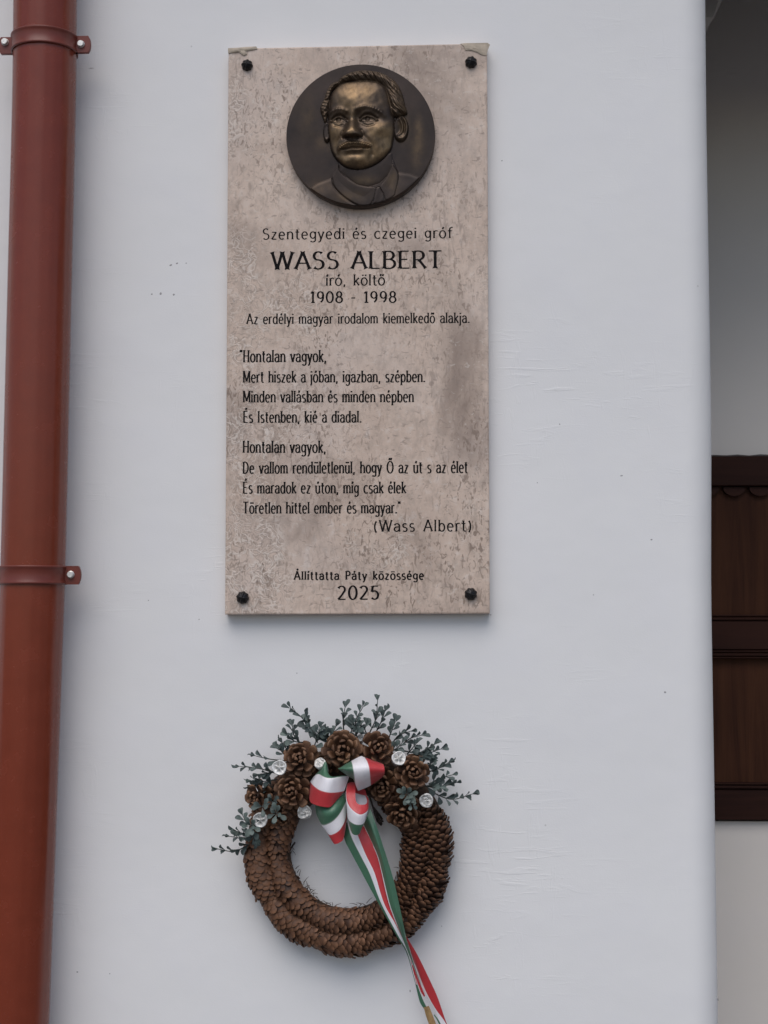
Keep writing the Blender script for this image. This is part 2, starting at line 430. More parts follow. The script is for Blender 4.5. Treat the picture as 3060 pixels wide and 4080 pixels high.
    el=np.hypot((U-494)/34.,(V-748)/104.)
    h=np.maximum(h,np.where(el<1,5.5*np.sqrt(np.clip(1-el**4,0,1))+1.5*np.exp(-((el-.75)/.16)**2),0))
    # face
    f=dome(face,210,14.)+2.0*ss(face,60,300)
    f+=1.6*G(780,430,210,120)-1.0*G(800,330,160,40)
    turn=(U-760)/400.; f-=1.4*np.clip(turn,0,2)**2
    f+=1.7*ln(crv([(512,582),(560,556),(620,552),(690,572)]),20)
    f+=1.9*ln(crv([(785,560),(850,540),(930,548),(1000,570),(1050,606)]),21)
    bt=np.sin(U*.2+V*.1+wob(.03,3)*2.5)*(.6+.4*wob(.03,6))
    f+=(.9*ln(crv([(520,572),(580,550),(640,552),(690,570)]),11)+.9*ln(crv([(790,552),(860,534),(940,545),(1035,588)]),11))*(1+.45*bt)
    f-=6.6*G(618,642,78,38)+6.8*G(905,644,90,40)
    f-=4.2*G(690,605,24,46)+4.4*G(798,605,28,46)
    for cx,cy,rx,ry in ((614,646,64,31),(898,646,72,32)):
        e=np.clip(1-((U-cx)/rx)**2-((V-cy)/ry)**2,0,1)
        f+=3.6*np.sqrt(e)
        ir=np.hypot(U-cx+4,V-cy+2); f-=np.where(ir<25,1.9*np.exp(-((ir-16)/7)**2),0)*(e>0); f-=1.6*G(cx-6,cy-4,9,9)
        up=crv([(cx-rx-6,cy+8),(cx-rx*.5,cy-20),(cx,cy-26),(cx+rx*.55,cy-18),(cx+rx+16,cy+12)])
        lo=crv([(cx-rx,cy+12),(cx-rx*.4,cy+32),(cx+rx*.3,cy+34),(cx+rx+8,cy+14)])
        f+=2.3*ln(up,7.5)+1.5*ln(lo,7)
        f-=1.5*ln([(x,y-18) for x,y in up],7)-1.4*ln([(x,y-36) for x,y in up],13)
        f-=1.5*ln(crv([(cx-rx*.6,cy+52),(cx,cy+66),(cx+rx*.7,cy+54)]),9)
        f+=.9*ln(crv([(cx-rx*.5,cy+46),(cx,cy+52),(cx+rx*.7,cy+44)]),9)
    # nose
    t=np.clip((V-560)/255.,0,1); wd=26+26*t**1.4; cxn=742-2*t
    ridge=(1.5+7.5*t**1.15)*np.exp(-.5*(np.abs(U-cxn)/wd)**2.6)*ss(V,520,600)
    under=1-ss(V,812,838)
    nz=ridge+4.2*G(742,775,44,38)+4.4*(G(684,797,24,25)+G(806,799,26,26))
    f+=nz*under
    f-=1.6*G(700,832,18,8)+1.6*G(790,832,18,8)
    f-=2.0*ln(crv([(835,760),(852,800),(838,832)]),9)+2.*ln(crv([(655,770),(642,800),(655,830)]),9)
    f+=2.6*G(566,735,58,62,20)+3.0*G(1010,735,88,72,-20)
    f-=1.6*G(1045,830,66,52,-50)+1.2*G(570,850,34,60)
    f-=1.5*ln(crv([(858,815),(905,860),(945,930),(940,980)]),15)+1.5*ln(crv([(640,815),(604,860),(590,930),(600,980)]),13)
    f+=2.6*G(752,900,120,62)
    f+=-2.2*ln([(745,848),(745,880)],7)*1.0
    # moustache
    for pts in ([(738,888),(700,888),(655,906),(624,926)],[(758,886),(810,888),(866,898),(916,910)]):
        m=ln(crv(pts),12); f+=3.4*m*(1+.2*np.sin(U*.27+np.sign(U-748)*(V-900)*.2+wob(.03,5)*1.6))
    f-=2.6*ln(crv([(640,936),(690,932),(745,928),(800,929),(860,929),(908,926)]),6.0)
    f+=1.5*ln(crv([(700,956),(750,950),(800,951),(838,946)]),11)
    f-=1.5*G(766,988,54,15); f+=3.6*G(772,1052,84,42)
    f+=1.1*ln(crv([(560,960),(620,1030),(700,1080)]),26)+1.2*ln(crv([(900,1085),(1010,1020),(1090,930)]),30)
    f+=.34*wob(.03,11)+.24*wob(.075,12)
    head=face>0
    h=np.where(head,np.maximum(f,1.5),h)
    # hair: swept back locks
    ang=np.arctan2(V-330,U-800)
    # right side: bands running down and to the right
    fl=(U-1060)*.62-(V-330)*.42
    fl=fl+26*wob(.006,20)
    lk=np.sin(fl*.10+wob(.016,21)*2.)+.55*np.sin(fl*.24+wob(.03,22)*2.)+.4*np.sin(fl*.47+wob(.04,26)*2.)
    tq=(U-720)*.8-(V-200)*.75+(U-720)**2*.0006+24*wob(.008,25)
    tp=np.sin(tq*.10+wob(.02,23)*1.5)+.55*np.sin(tq*.23+wob(.03,24)*1.8)+.4*np.sin(tq*.45+wob(.04,27)*2.)
    mixr=ss(U,960,1090)
    tex=lk*mixr+tp*(1-mixr)
    ht=dome(hairt,95,10.)+2.0*ss(hairt,0,60)*ss(V,260,560)+1.15*tex*ss(hairt,0,26)
    ht=np.where(hairt>0,ht+1.2,-1)
    hf=f+1.7*ss(hairt,0,46)+1.3*tex*ss(hairt,0,34)-.9*np.exp(-(hairt/9.)**2)
    k=ss(face,-8,46); blend=np.where(hairt>0,hf*k+ht*(1-k),h)
    blend=np.where((hairt>0)&(face<-8),ht,blend)
    h=np.maximum(h,blend)
    tl=np.sin((U*.7+V*.6)*.13+wob(.03,31)*2.2)+.5*np.sin((U*.2-V)*.2+wob(.04,32)*1.8)
    hl=np.where(hairl>0,dome(hairl,34,6.)+.8*tl*ss(hairl,0,14)+1.5,-1)
    h=np.maximum(h,np.where(hairl>0,np.maximum(hl,np.where(head,f+.7,0)),-1))
    mask=dict(face=head&(hairt<=0)&(hairl<=0),hair=(hairt>0)|(hairl>0))
    return h,face,np.maximum(hairt,hairl)

# ------------------------------------------------------------------ ground
g = MB(); g.add([(-60,-120,0),(60,-120,0),(60,12,0),(-60,12,0)], [(0,1,2,3)])
tag(g.build('ground', M_GROUND, None, False), kind='structure')

# ------------------------------------------------------------------ building
B = tag(empty('building', (-1.2, 0, 0)), 'white plastered house wall with a rounded corner beside a shaded porch', 'building')
EDGE = [(2819,-600),(2819,0),(2824,500),(2844,1700),(2843,2350),(2857,3200),(2870,4080),(2874,4700)]
ez = [at(x, y, .02) for x, y in EDGE]
ezz = np.array([p[2] for p in ez][::-1]); exx = np.array([p[0] for p in ez][::-1])
def edge_x(z):
    return float(np.interp(z, ezz, exx))
RC, PIER = .045, .40
zs = np.unique(np.r_[np.linspace(0, .8, 5), np.linspace(.8, 2.8, 41), [3.0, 3.4, 3.9]])
rows = []
for z in zs:
    ex = edge_x(z); row = []
    for x in list(np.linspace(-4.2, -.8, 6))+list(np.linspace(-.7, ex-RC-.002, 30)):
        row.append((x, 0, z))
    for a in np.linspace(0, 90, 10):
        row.append((ex-RC+RC*math.sin(math.radians(a)), RC-RC*math.cos(math.radians(a)), z))
    for y in np.linspace(RC+.05, PIER, 5): row.append((ex, y, z))
    row.append((ex-.3, PIER, z)); row.append((-4.2, PIER, z))
    rows.append(row)
m = MB(); m.grid(rows); m.build('front_wall', M_WALL, B)

# porch behind: rear wall, dark boarded ceiling, lintel over the opening, far jamb, end wall
YB = .70
K0 = .38e-3
ZC, ZL = 2.95, 2.69
S0 = at(2848, 1815, YB); S1 = at(2860, 3272, YB)
SX0, SX1 = S0[0]-.12, S0[0]+.62
m = MB(); hz = (S1[2], S0[2])
gx = np.linspace(-1.6, 3.2, 9)
m.box(-1.6, SX0, YB, YB+.2, 0, 3.9); m.box(SX1, 3.2, YB, YB+.2, 0, 3.9)
m.box(SX0, SX1, YB, YB+.2, 0, hz[0]); m.box(SX0, SX1, YB, YB+.2, hz[1], 3.9); m.box(SX0, SX1, YB+.12, YB+.2, hz[0], hz[1])
m.build('rear_wall', M_BACK, B, False)
m = MB()
for i in range(6):
    y0 = .192+i*.0845; z0 = z1 = ZC
    x0 = edge_x(2.7)+.003 if y0 < PIER+.02 else -1.59
    V = [(x0,y0,z0),(2.94,y0,z0),(2.94,y0+.083,z1),(x0,y0+.083,z1),(x0,y0,z0+.03),(2.94,y0,z0+.03),(2.94,y0+.083,z1+.03),(x0,y0+.083,z1+.03)]
    m.add(V, [(0,3,2,1),(4,5,6,7),(0,1,5,4),(1,2,6,5),(2,3,7,6),(3,0,4,7)])
m.build('porch_ceiling', M_CEIL, B, False)
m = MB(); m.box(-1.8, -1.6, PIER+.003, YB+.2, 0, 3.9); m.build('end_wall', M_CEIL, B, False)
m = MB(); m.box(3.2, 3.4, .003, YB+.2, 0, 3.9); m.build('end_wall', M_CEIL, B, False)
m = MB(); m.box(2.95, 3.199, 0, PIER, 0, 3.9, .02); m.build('pier', M_WALL, B, False)
m = MB(); m.box(edge_x(3.0)+.002, 2.948, .003, .15, ZL, 3.9, .01); m.build('lintel', M_WALL, B, False)
m = MB(); m.box(edge_x(3.0)+.002, 2.948, .153, .19, ZL+.002, 3.9); m.build('added_lintel_lining', M_CEIL, B, False)  # dark inner face added to the lintel to cut light on the porch wall
m = MB(); m.box(-1.598, edge_x(1)-.03, PIER+.003, PIER+.02, .002, ZC-.002); m.build('added_dark_lining', M_CEIL, B, False)  # unseen dark lining, added to soak up light bounced inside the porch
# corbel on the side of the pier, at the top of the picture
c0 = at(2826, 86, .27); c1 = at(2837, 80, .27); c2 = at(2861, 0, .27); c3 = at(2872, -40, .27)
m = MB(); prof = [(edge_x(2.6)-.0, c0[2]-.001), (c1[0]-.003, c1[2]-.003), (c1[0], c1[2]+.002), (c2[0], c2[2]), (c3[0]+.01, c3[2]), (c3[0]+.012, c3[2]+.06), (edge_x(2.6)-.0, c3[2]+.06)]
V = [(x, y, z) for y in (.25, .395) for x, z in prof]; n = len(prof)
m.add(V, [tuple(range(n)), tuple(range(2*n-1, n-1, -1))]+[(i, n+i, n+(i+1) % n, (i+1) % n) for i in range(n)])
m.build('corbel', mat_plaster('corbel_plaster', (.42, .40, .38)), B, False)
m = MB(); m.box(3.402, 5.2, .003, .3, 0, 3.9); m.build('side_wall', M_WALL, B, False)
m = MB(); m.box(5.2, 5.4, -.95, .3, 0, 3.7); m.build('added_dark_wing', M_SHUT, B, False)  # unseen wing added so the downpipe has something dark to reflect
# unseen overhang, added to shade the top of the wall
m = MB(); m.box(-4.2, 3.4, -.45, .003, 3.72, 3.90); m.build('added_eaves', M_BACK, B, False)

# window shutter in the rear wall (child of the building, with its own rails and mouldings)
def zpx(py): return at(2960, py, YB-.02)[2]
sh = MB()
sh.box(SX0+.002, SX1-.002, YB-.004, YB+.05, zpx(3272), zpx(1816))
SH = sh.build('window_shutter', M_SHUT, B, False)
SH['label'] = 'dark brown wooden shutter with scalloped top trim'
def rail(py0, py1, y0, name='rail', c=.002, mat=None):
    q = MB(); q.box(SX0+.004, SX1-.004, y0, YB-.0045, zpx(py1), zpx(py0), c); q.build(name, mat or M_SHUTR, SH, False)
rail(1818, 1936, YB-.022); rail(2472, 2590, YB-.016); rail(3146, 3270, YB-.016)
for a, b in ((2449,2457),(2460,2471),(2592,2600),(2603,2615),(2618,2625),(3120,3128),(3131,3143)):
    rail(a, b, YB-.020, 'moulding', .0015)
q = MB()                                     # scalloped trim below the top rail
ztop, zlow = zpx(1939), zpx(1976)
px = lambda p: at(p, 1950, YB-.012)[0]
for k in range(-2, 7):
    x0 = px(2882+k*104.); x1 = px(2882+(k+1)*104.-18)
    pts = [(x0, ztop)]+[(x0+(x1-x0)*t, ztop-(ztop-zlow)*(.35+.65*math.sin(math.pi*t)**.7)) for t in np.linspace(0, 1, 11)]+[(x1, ztop)]
    pts = [(min(max(x, SX0+.01), SX1-.01), z) for x, z in pts]; n = len(pts)
    V = [(x, y, z) for y in (YB-.014, YB-.0045) for x, z in pts]
    q.add(V, [tuple(range(n-1, -1, -1)), tuple(range(n, 2*n))]+[(i, (i+1) % n, n+(i+1) % n, n+i) for i in range(n)])
q.build('scalloped_trim', M_SHUTR, SH, False)
q = MB(); P = [(SX0+.01+i*.022, YB-.004, zpx(1812)+R.uniform(-.0015, .0022)) for i in range(int((SX1-SX0)/.022))]
q.tube(P, [R.uniform(.0012, .003) for _ in P], 6); q.build('sealant_bead', mat_simple('caulk', (.10, .085, .08), .7), SH)

# little flecks and pencil marks on the plaster
M_FLECK = mat_simple('dark_fleck', (.34, .33, .33), .9)
for fx, fy, fa, fb, fr in ((680,1056,9,5,.3),(705,1049,9,5,.4),(742,1048,5,3,.2),(640,1170,9,7,.9),(605,1172,6,5,0),(692,1174,7,6,.2),(363,271,22,2,0),(1634,3948,4,8,.1),(1955,2450,6,3,.2),
                           (2596,2150,6,4,.4),(2860,3980,3,8,.2),(2141,1923,4,3,0),(591,2392,4,3,0),(793,2468,4,3,.5),(308,3873,6,4,0),(1183,2682,4,3,0),(2477,1895,10,3,.2),(2650,2758,8,6,0),(437,3880,4,3,0),(2365,2370,4,3,0),(1760,3690,3,3,0),(2000,640,5,3,0),(2230,1690,4,4,0)):
    c = at(fx, fy, -.0004); n = 10; V = [(c[0], c[1]-.0004, c[2])]
    for k in range(n):
        a = 2*math.pi*k/n; q = R.uniform(.75, 1.15); x_, z_ = fa*K0*q*math.cos(a), fb*K0*q*math.sin(a)
        V.append((c[0]+x_*math.cos(fr)-z_*math.sin(fr), .0004, c[2]+x_*math.sin(fr)+z_*math.cos(fr)))
    mesh('fleck', V, [(0, 1+(k+1) % n, 1+k) for k in range(n)], M_FLECK, B)

# ------------------------------------------------------------------ downpipe
AX, PR = -.060, .0475
RE = [(310,-500),(301,0),(297,400),(279,1200),(258,2150),(249,2450),(222,3200),(190,4080),(160,4800)]
pp = []
for x, y in RE:
    p = at(x, y, AX-.004); pp.append((p[0]-PR*1.003, AX, p[2]))
pp = [(pp[0][0], AX, 3.60)]+pp+[(pp[-1][0]-.003, AX, .06)]
DP = tag(empty('downpipe', (pp[3][0], 0, 0)), 'brown red metal rain downpipe clamped to the white wall', 'downpipe')
sp_ = spline([p for p in pp], 10)
rows = []
for q in sp_:                                # rolled sheet metal: very slightly out of round
    rows.append([(q[0]+PR*f*math.cos(a), q[1]+PR*f*math.sin(a), q[2]) for a, f in
                 ((a, 1+.0030*math.sin(9*a+1)+.0022*math.sin(14*a+2.2)+.0013*math.sin(23*a)) for a in np.linspace(0, 2*math.pi, 161)[:-1])])
m = MB(); m.grid(rows, close=True); m.build('pipe', M_PIPE, DP)
def axis_x(z):
    a = np.array(sp_)[::-1]; return float(np.interp(z, a[:, 2], a[:, 0]))
def clamp(py_mid, ear_h, right_px, left_px, screws):
    zc = at(right_px-30, py_mid, AX)[2]; h = ear_h/2
    xa = axis_x(zc)
    xr = at(right_px, py_mid, AX)[0]
    m = MB()
    prof = [(-h, .0008),(-h, .0030),(-h*.86, .0034),(-h*.74, .0030),(-h*.55, .0016),(h*.50, .0016),(h*.70, .0026),(h*.84, .0036),(h*.95, .0034),(h, .0024),(h, .0008)]
    rows = []
    for a in np.linspace(180, 360, 49):
        ca, sa = math.cos(math.radians(a)), math.sin(math.radians(a))
        rows.append([(xa+(PR+e)*ca, AX+(PR+e)*sa, zc+z) for z, e in prof])
    m.grid(rows)
    L = xr-(xa+PR)
    for s in (1, -1):
        x0 = xa+s*(PR-.0005); x1 = xa+s*(PR+L); out = [(x0, zc-h), (x0, zc+h)]
        for t in np.linspace(60, -60, 9):
            out.append((x1-s*h*.55+s*h*.55*math.cos(math.radians(t))*1.0, zc+h*math.sin(math.radians(t))/math.sin(math.radians(60))))
        n = len(out)
        V = [(x, y, z) for y in (AX-.0035, AX+.0035) for x, z in out]
        F = [tuple(range(n)), tuple(range(2*n-1, n-1, -1))]+[(i, n+i, n+(i+1) % n, (i+1) % n) for i in range(n)]
        m.add(V, F)
    # rear half of the clamp and the pin into the wall
    rows = []
    for a in np.linspace(0, 180, 33):
        ca, sa = math.cos(math.radians(a)), math.sin(math.radians(a))
        rows.append([(xa+(PR+e)*ca, AX+(PR+e)*sa, zc+z) for z, e in ((-h, .0008), (-h, .0025), (h, .0025), (h, .0008))])
    m.grid(rows); m.tube([(xa, AX+PR, zc), (xa, .02, zc)], .006, 10)
    o = m.build('clamp', M_CLAMP, DP, True)
    o.data.polygons.foreach_set('use_smooth', [len(p.vertices) == 4 for p in o.data.polygons])
    for sx, sy in screws:
        c = at(sx, sy, AX-.008); q = MB()
        for rr, y0, y1 in ((.0056, AX-.0036, AX-.0052), (.0048, AX-.0050, AX-.0090)):
            V = []
            for y, f in ((y0, 1), (y1+.0006*(-1 if y1 > y0 else 1), 1), (y1, .84)):
                for k in range(20): V.append((c[0]+rr*f*math.cos(k*math.pi/10), y, c[2]+rr*f*math.sin(k*math.pi/10)))
            q.add(V, [(i*20+k, i*20+(k+1) % 20, (i+1)*20+(k+1) % 20, (i+1)*20+k) for i in range(2) for k in range(20)]+[tuple(range(40, 60))])
        q.build('screw', M_ZINC, o, False)
clamp(179, .0258, 362, -20, [(320,172),(17,164)])
clamp(2292, .0275, 323, -70, [(279,2289),(-50,2286)])

# ------------------------------------------------------------------ memorial plaque
TH = .022
TL, TR, BL, BR = [at(x, y, -TH) for x, y in ((910,192),(1941,172),(896,2449),(1952,2445))]
PC = (TL+TR+BL+BR)/4
PL = tag(empty('memorial_plaque', (PC[0], 0, PC[2])), 'beige shell limestone memorial plaque with bronze portrait medallion and black lettering', 'plaque')
m = MB(); nx, nz, c = 24, 48, .0022
def quad(u, v, ins, y):
    p = (TL*(1-u)+TR*u)*(1-v)+(BL*(1-u)+BR*u)*v
    q = p+np.array([(1-2*u)*ins, 0, -(1-2*v)*ins]); q[1] = y; return q
ring = [(0,0),(1,0),(1,1),(0,1)]
V = [quad(u, v, c, -TH) for u, v in ring]+[quad(u, v, c*.25, -TH+c*.25) for u, v in ring]+[quad(u, v, 0, -TH+c) for u, v in ring]+[quad(u, v, 0, -.0008) for u, v in ring]+[quad(u, v, .004, .002) for u, v in ring]
F = [(3,2,1,0)]+[(4*i+k, 4*i+(k+1) % 4, 4*i+4+(k+1) % 4, 4*i+4+k) for i in range(4) for k in range(4)]
m.add(V, F); m.build('slab', M_STONE, PL, False)

# --- lettering: a single-stroke alphabet drawn with a broad pen
def arc(cx, cy, rx, ry, a0, a1, n=14):
    return [(cx+rx*math.cos(math.radians(a)), cy+ry*math.sin(math.radians(a))) for a in np.linspace(a0, a1, n)]
X = .68
def lc_o(w=.46): return [arc(w/2+.03, X/2, w/2, X/2, 90, 450, 26)]
GL = {}
def gl(ch, wd, *st): GL[ch] = (wd, [list(s) for s in st])
gl('o', .52, *lc_o())
gl('a', .50, arc(.24,.48,.19,.20,165,0)+[(.43,.10),(.47,.0)], [(.43,.40)]+arc(.24,.20,.20,.20,90,270)+[(.43,.13)])
gl('b', .52, [(.07,1.0),(.07,0)], arc(.27,X/2,.21,X/2,160,-160,22))
gl('c', .46, arc(.27,X/2,.23,X/2,48,312,20))
gl('d', .52, [(.45,1.0),(.45,0)], arc(.25,X/2,.21,X/2,20,340,22))
gl('e', .49, [(.05,.36),(.45,.36)]+arc(.25,X/2,.21,X/2,6,312,22))
gl('f', .34, [(.14,0),(.14,.80)]+arc(.30,.80,.16,.18,180,62), [(.0,.66),(.30,.66)])
gl('g', .51, arc(.25,.37,.20,.30,0,360,24), [(.45,.68),(.45,-.10)]+arc(.25,-.10,.20,.17,0,-150))
gl('h', .52, [(.07,1.0),(.07,0)], [(.07,.44)]+arc(.26,.46,.19,.22,170,0)+[(.45,0)])
gl('i', .15, [(.07,X),(.07,0)], [(.07,.85),(.07,.97)])
gl('j', .17, [(.09,X),(.09,-.12)]+arc(-.03,-.12,.12,.14,0,-80), [(.09,.85),(.09,.97)])
gl('k', .46, [(.07,1.0),(.07,0)], [(.42,X),(.09,.30)], [(.17,.40),(.44,0)])
gl('l', .15, [(.07,1.0),(.07,0)])
gl('m', .80, [(.07,X),(.07,0)], [(.07,.46)]+arc(.23,.48,.17,.20,170,0)+[(.40,0)], [(.40,.46)]+arc(.56,.48,.17,.20,170,0)+[(.73,0)])
gl('n', .52, [(.07,X),(.07,0)], [(.07,.44)]+arc(.26,.46,.19,.22,170,0)+[(.45,0)])
gl('p', .52, [(.07,X),(.07,-.27)], arc(.27,X/2,.21,X/2,160,-160,22))
gl('r', .33, [(.07,X),(.07,0)], [(.07,.42)]+arc(.24,.46,.17,.22,170,55))
gl('s', .40, arc(.20,.51,.155,.17,40,270,14)+arc(.20,.17,.17,.17,90,-140,14))
gl('t', .33, [(.14,.90),(.14,.14)]+arc(.27,.14,.13,.14,180,300), [(.0,.66),(.30,.66)])
gl('u', .52, [(.07,X)]+[(.07,.22)]+arc(.26,.22,.19,.22,180,350), [(.45,X),(.45,0)])
gl('v', .46, [(.02,X),(.23,.0)], [(.23,.0),(.44,X)])
gl('y', .46, [(.02,X),(.24,.02)], [(.44,X),(.18,-.20)]+arc(.06,-.18,.11,.09,-20,-110))
gl('z', .43, [(.05,.66),(.39,.66)], [(.38,.66),(.05,.01)], [(.04,.01),(.40,.01)])
gl('A', .68, [(.02,0),(.34,1.0)], [(.34,1.0),(.66,0)], [(.13,.34),(.55,.34)])
gl('B', .60, [(.09,1),(.09,0)], [(.09,.99),(.28,.99)]+arc(.29,.76,.21,.23,80,-90)+[(.09,.53)], [(.28,.53)]+arc(.30,.265,.26,.265,85,-90)+[(.09,.005)])
gl('D', .64, [(.08,1),(.08,0)], [(.08,.99),(.22,.99)]+arc(.22,.5,.36,.49,88,-88)+[(.08,.01)])
gl('E', .54, [(.09,1),(.09,0)], [(.09,.99),(.48,.99)], [(.09,.52),(.42,.52)], [(.09,.01),(.50,.01)])
gl('H', .64, [(.08,1),(.08,0)], [(.56,1),(.56,0)], [(.08,.52),(.56,.52)])
gl('I', .18, [(.09,1),(.09,0)])
gl('L', .52, [(.09,1),(.09,0)], [(.09,.01),(.49,.01)])
gl('M', .78, [(.07,1),(.07,0)], [(.07,1),(.39,.10)], [(.39,.10),(.71,1)], [(.71,1),(.71,0)])
gl('P', .54, [(.09,1),(.09,0)], [(.09,.99),(.26,.99)]+arc(.27,.73,.22,.26,80,-90)+[(.09,.47)])
gl('R', .62, [(.09,1),(.09,0)], [(.09,.99),(.28,.99)]+arc(.29,.74,.22,.25,80,-90)+[(.09,.49)], [(.30,.49),(.60,0)])
gl('S', .54, arc(.27,.755,.20,.235,38,270,16)+arc(.27,.26,.23,.26,90,-142,16))
gl('T', .62, [(.31,1),(.31,0)], [(.02,.99),(.60,.99)])
gl('W', .98, [(.02,1),(.26,0)], [(.26,0),(.49,1)], [(.49,1),(.72,0)], [(.72,0),(.96,1)])
gl('O', .74, arc(.37,.5,.32,.5,90,450,30))
gl('0', .56, arc(.28,.5,.23,.5,90,450,28))
gl('1', .36, [(.22,1),(.22,0)], [(.22,1),(.06,.84)], [(.08,.01),(.36,.01)])
gl('2', .54, arc(.26,.74,.20,.25,160,-20,14)+[(.30,.38),(.06,.02)], [(.05,.02),(.50,.02)])
gl('5', .54, [(.14,.98),(.46,.98)], [(.14,.98),(.11,.56)], [(.11,.56)]+arc(.26,.32,.21,.31,118,-140,18))
gl('8', .56, arc(.28,.75,.17,.24,90,450,22), arc(.28,.26,.22,.26,90,450,22))
gl('9', .56, arc(.28,.69,.20,.30,0,360,24), [(.48,.69)]+arc(.20,.50,.28,.48,15,-70))
gl(',', .20, [(.10,.10),(.06,-.15)]); gl('.', .18, [(.08,.10),(.08,-.01)])
gl('"', .24, [(.06,1.02),(.06,.82)], [(.17,1.02),(.17,.82)])
gl('-', .40, [(.06,.42),(.34,.42)])
gl('(', .26, arc(.40,.40,.34,.62,128,232)); gl(')', .26, arc(-.14,.40,.34,.62,52,-52))
def acc(base, ch, kind, dy=0.0, cap=False):
    wd, st = GL[base]; st = [list(s) for s in st]
    if base in 'ij': st = st[:1]
    cx = {'a': .25, 'e': .25, 'i': .07, 'o': .26, 'u': .26, 'A': .34, 'E': .29, 'O': .37}[base]; y = (1.10 if cap else .82)
    if kind == 'a': st.append([(cx-.02, y), (cx+.08, y+.20)])
    if kind == 'd': st += [[(cx-.11, y+.03), (cx-.11, y+.15)], [(cx+.11, y+.03), (cx+.11, y+.15)]]
    if kind == 'h': st += [[(cx-.10, y), (cx-.04, y+.19)], [(cx+.08, y), (cx+.15, y+.19)]]
    GL[ch] = (wd, st)
for b_, c_, k_ in (('a','á','a'),('e','é','a'),('i','í','a'),('o','ó','a'),('u','ú','a'),('o','ö','d'),('u','ü','d'),('o','ő','h')): acc(b_, c_, k_)
acc('A','Á','a',cap=True); acc('E','É','a',cap=True); acc('O','Ő','h',cap=True)

def line(text, x0, x1, ya, yb, cap, track=.10, space=.40, thick=.138, thin=.088, serif=.55):
    """text carved along the baseline (x0,ya)-(x1,yb), cap height in picture pixels"""
    y = -TH-.00012
    A0, A1 = at(x0, ya, y), at(x1, yb, y); H = at((x0+x1)/2, (ya+yb)/2-cap, y)[2]-at((x0+x1)/2, (ya+yb)/2, y)[2]
    e = A1-A0; Lw = np.linalg.norm(e); e = e/Lw
    tot = 0
    for ch in text: tot += space if ch == ' ' else GL[ch][0]+track
    tot -= track; sx = Lw/tot
    m = MB(); pen = 0.0; lay = 0
    for ch in text:
        if ch == ' ': pen += space; continue
        wd, st = GL[ch]
        for s in st:
            P = np.array([((pen+p[0])*sx, p[1]*H) for p in s])
            # refine, then give the stroke its width
            n = max(4, int(np.linalg.norm(np.diff(P, axis=0), axis=1).sum()/(H*.07))); n = min(n, 30)
            Q = resample(P, n+1) if len(P) == 2 else resample(P, max(n+1, 12))
            T = np.gradient(Q, axis=0); T /= np.linalg.norm(T, axis=1)[:, None]+1e-12
            N = np.stack([-T[:, 1], T[:, 0]], 1)
            d = np.r_[0, np.cumsum(np.linalg.norm(np.diff(Q, axis=0), axis=1))]; D = d[-1]
            v = np.abs(T[:, 1])**1.5; wdt = H*(thin+(thick-thin)*v)
            closed = np.linalg.norm(P[0]-P[-1]) < 1e-9
            if not closed and D > .3*H:
                fl = np.exp(-d/(.05*H))+np.exp(-(D-d)/(.05*H)); wdt = wdt*(1+serif*fl*v)
            if D < .25*H: wdt = np.full(len(wdt), max(thick, thin)*H*1.15)
            a = Q+N*wdt[:, None]/2; b = Q-N*wdt[:, None]/2
            lay = (lay+1) % 9; yy = y-lay*.000015
            V = [A0+e*p[0]+np.array([0, 0, p[1]]) for pr in zip(a, b) for p in pr]
            for q in V: q[1] = yy
            k = len(Q); F = [(2*i, 2*i+1, 2*i+3, 2*i+2) for i in range(k-1)]
            m.add(V, F)
        pen += wd+track
    m.build('lettering_line', M_INK, PL, False)
line('Szentegyedi és czegei gróf', 1046, 1802, 954, 948, 43, .16, .50)
line('WASS ALBERT', 1082, 1761, 1073, 1068, 69, .11, .50, .168, .072, 1.0)
line('író, költő', 1299, 1533, 1138, 1136, 44, .13, .50)
line('1908 - 1998', 1235, 1580, 1206, 1205, 44, .12, .42, .17, .095)
line('Az erdélyi magyar irodalom kiemelkedő alakja.', 983, 1871, 1291, 1286, 41, .13, .48)
line('"Hontalan vagyok,', 956, 1300, 1443, 1442, 48, .13, .45)
line('Mert hiszek a jóban, igazban, szépben.', 969, 1694, 1524, 1522, 46, .13, .45)
line('Minden vallásban és minden népben', 969, 1648, 1603, 1602, 46, .13, .45)
line('És Istenben, kié a diadal.', 969, 1440, 1684, 1683, 46, .13, .45)
line('Hontalan vagyok,', 968, 1298, 1804, 1804, 48, .13, .45)
line('De vallom rendületlenül, hogy Ő az út s az élet', 968, 1863, 1887, 1884, 47, .13, .48)
line('És maradok ez úton, míg csak élek', 968, 1617, 1966, 1965, 46, .13, .45)
line('Töretlen hittel ember és magyar."', 968, 1595, 2046, 2045, 46, .13, .45)
line('(Wass Albert)', 1490, 1878, 2118, 2116, 46, .16, .55)
line('Állíttatta Páty közössége', 1172, 1688, 2310, 2309, 34, .17, .55, .19, .14)
line('2025', 1344, 1511, 2389, 2388, 54, .12, .4, .17, .09)

# --- portrait medallion
DT = .015
mc = at(1100+820/2.44, 220+779/2.44, -TH-DT)
MR = (at(1100+1540/2.44, 560, -TH-DT)[0]-at(1100+100/2.44, 560, -TH-DT)[0])/2
MRZ = (at(1436, 220+88/2.44, -TH-DT)[2]-at(1436, 220+1470/2.44, -TH-DT)[2])/2
NG = 400
uu = np.linspace(-1, 1, NG); UU, VV = np.meshgrid(uu, uu)
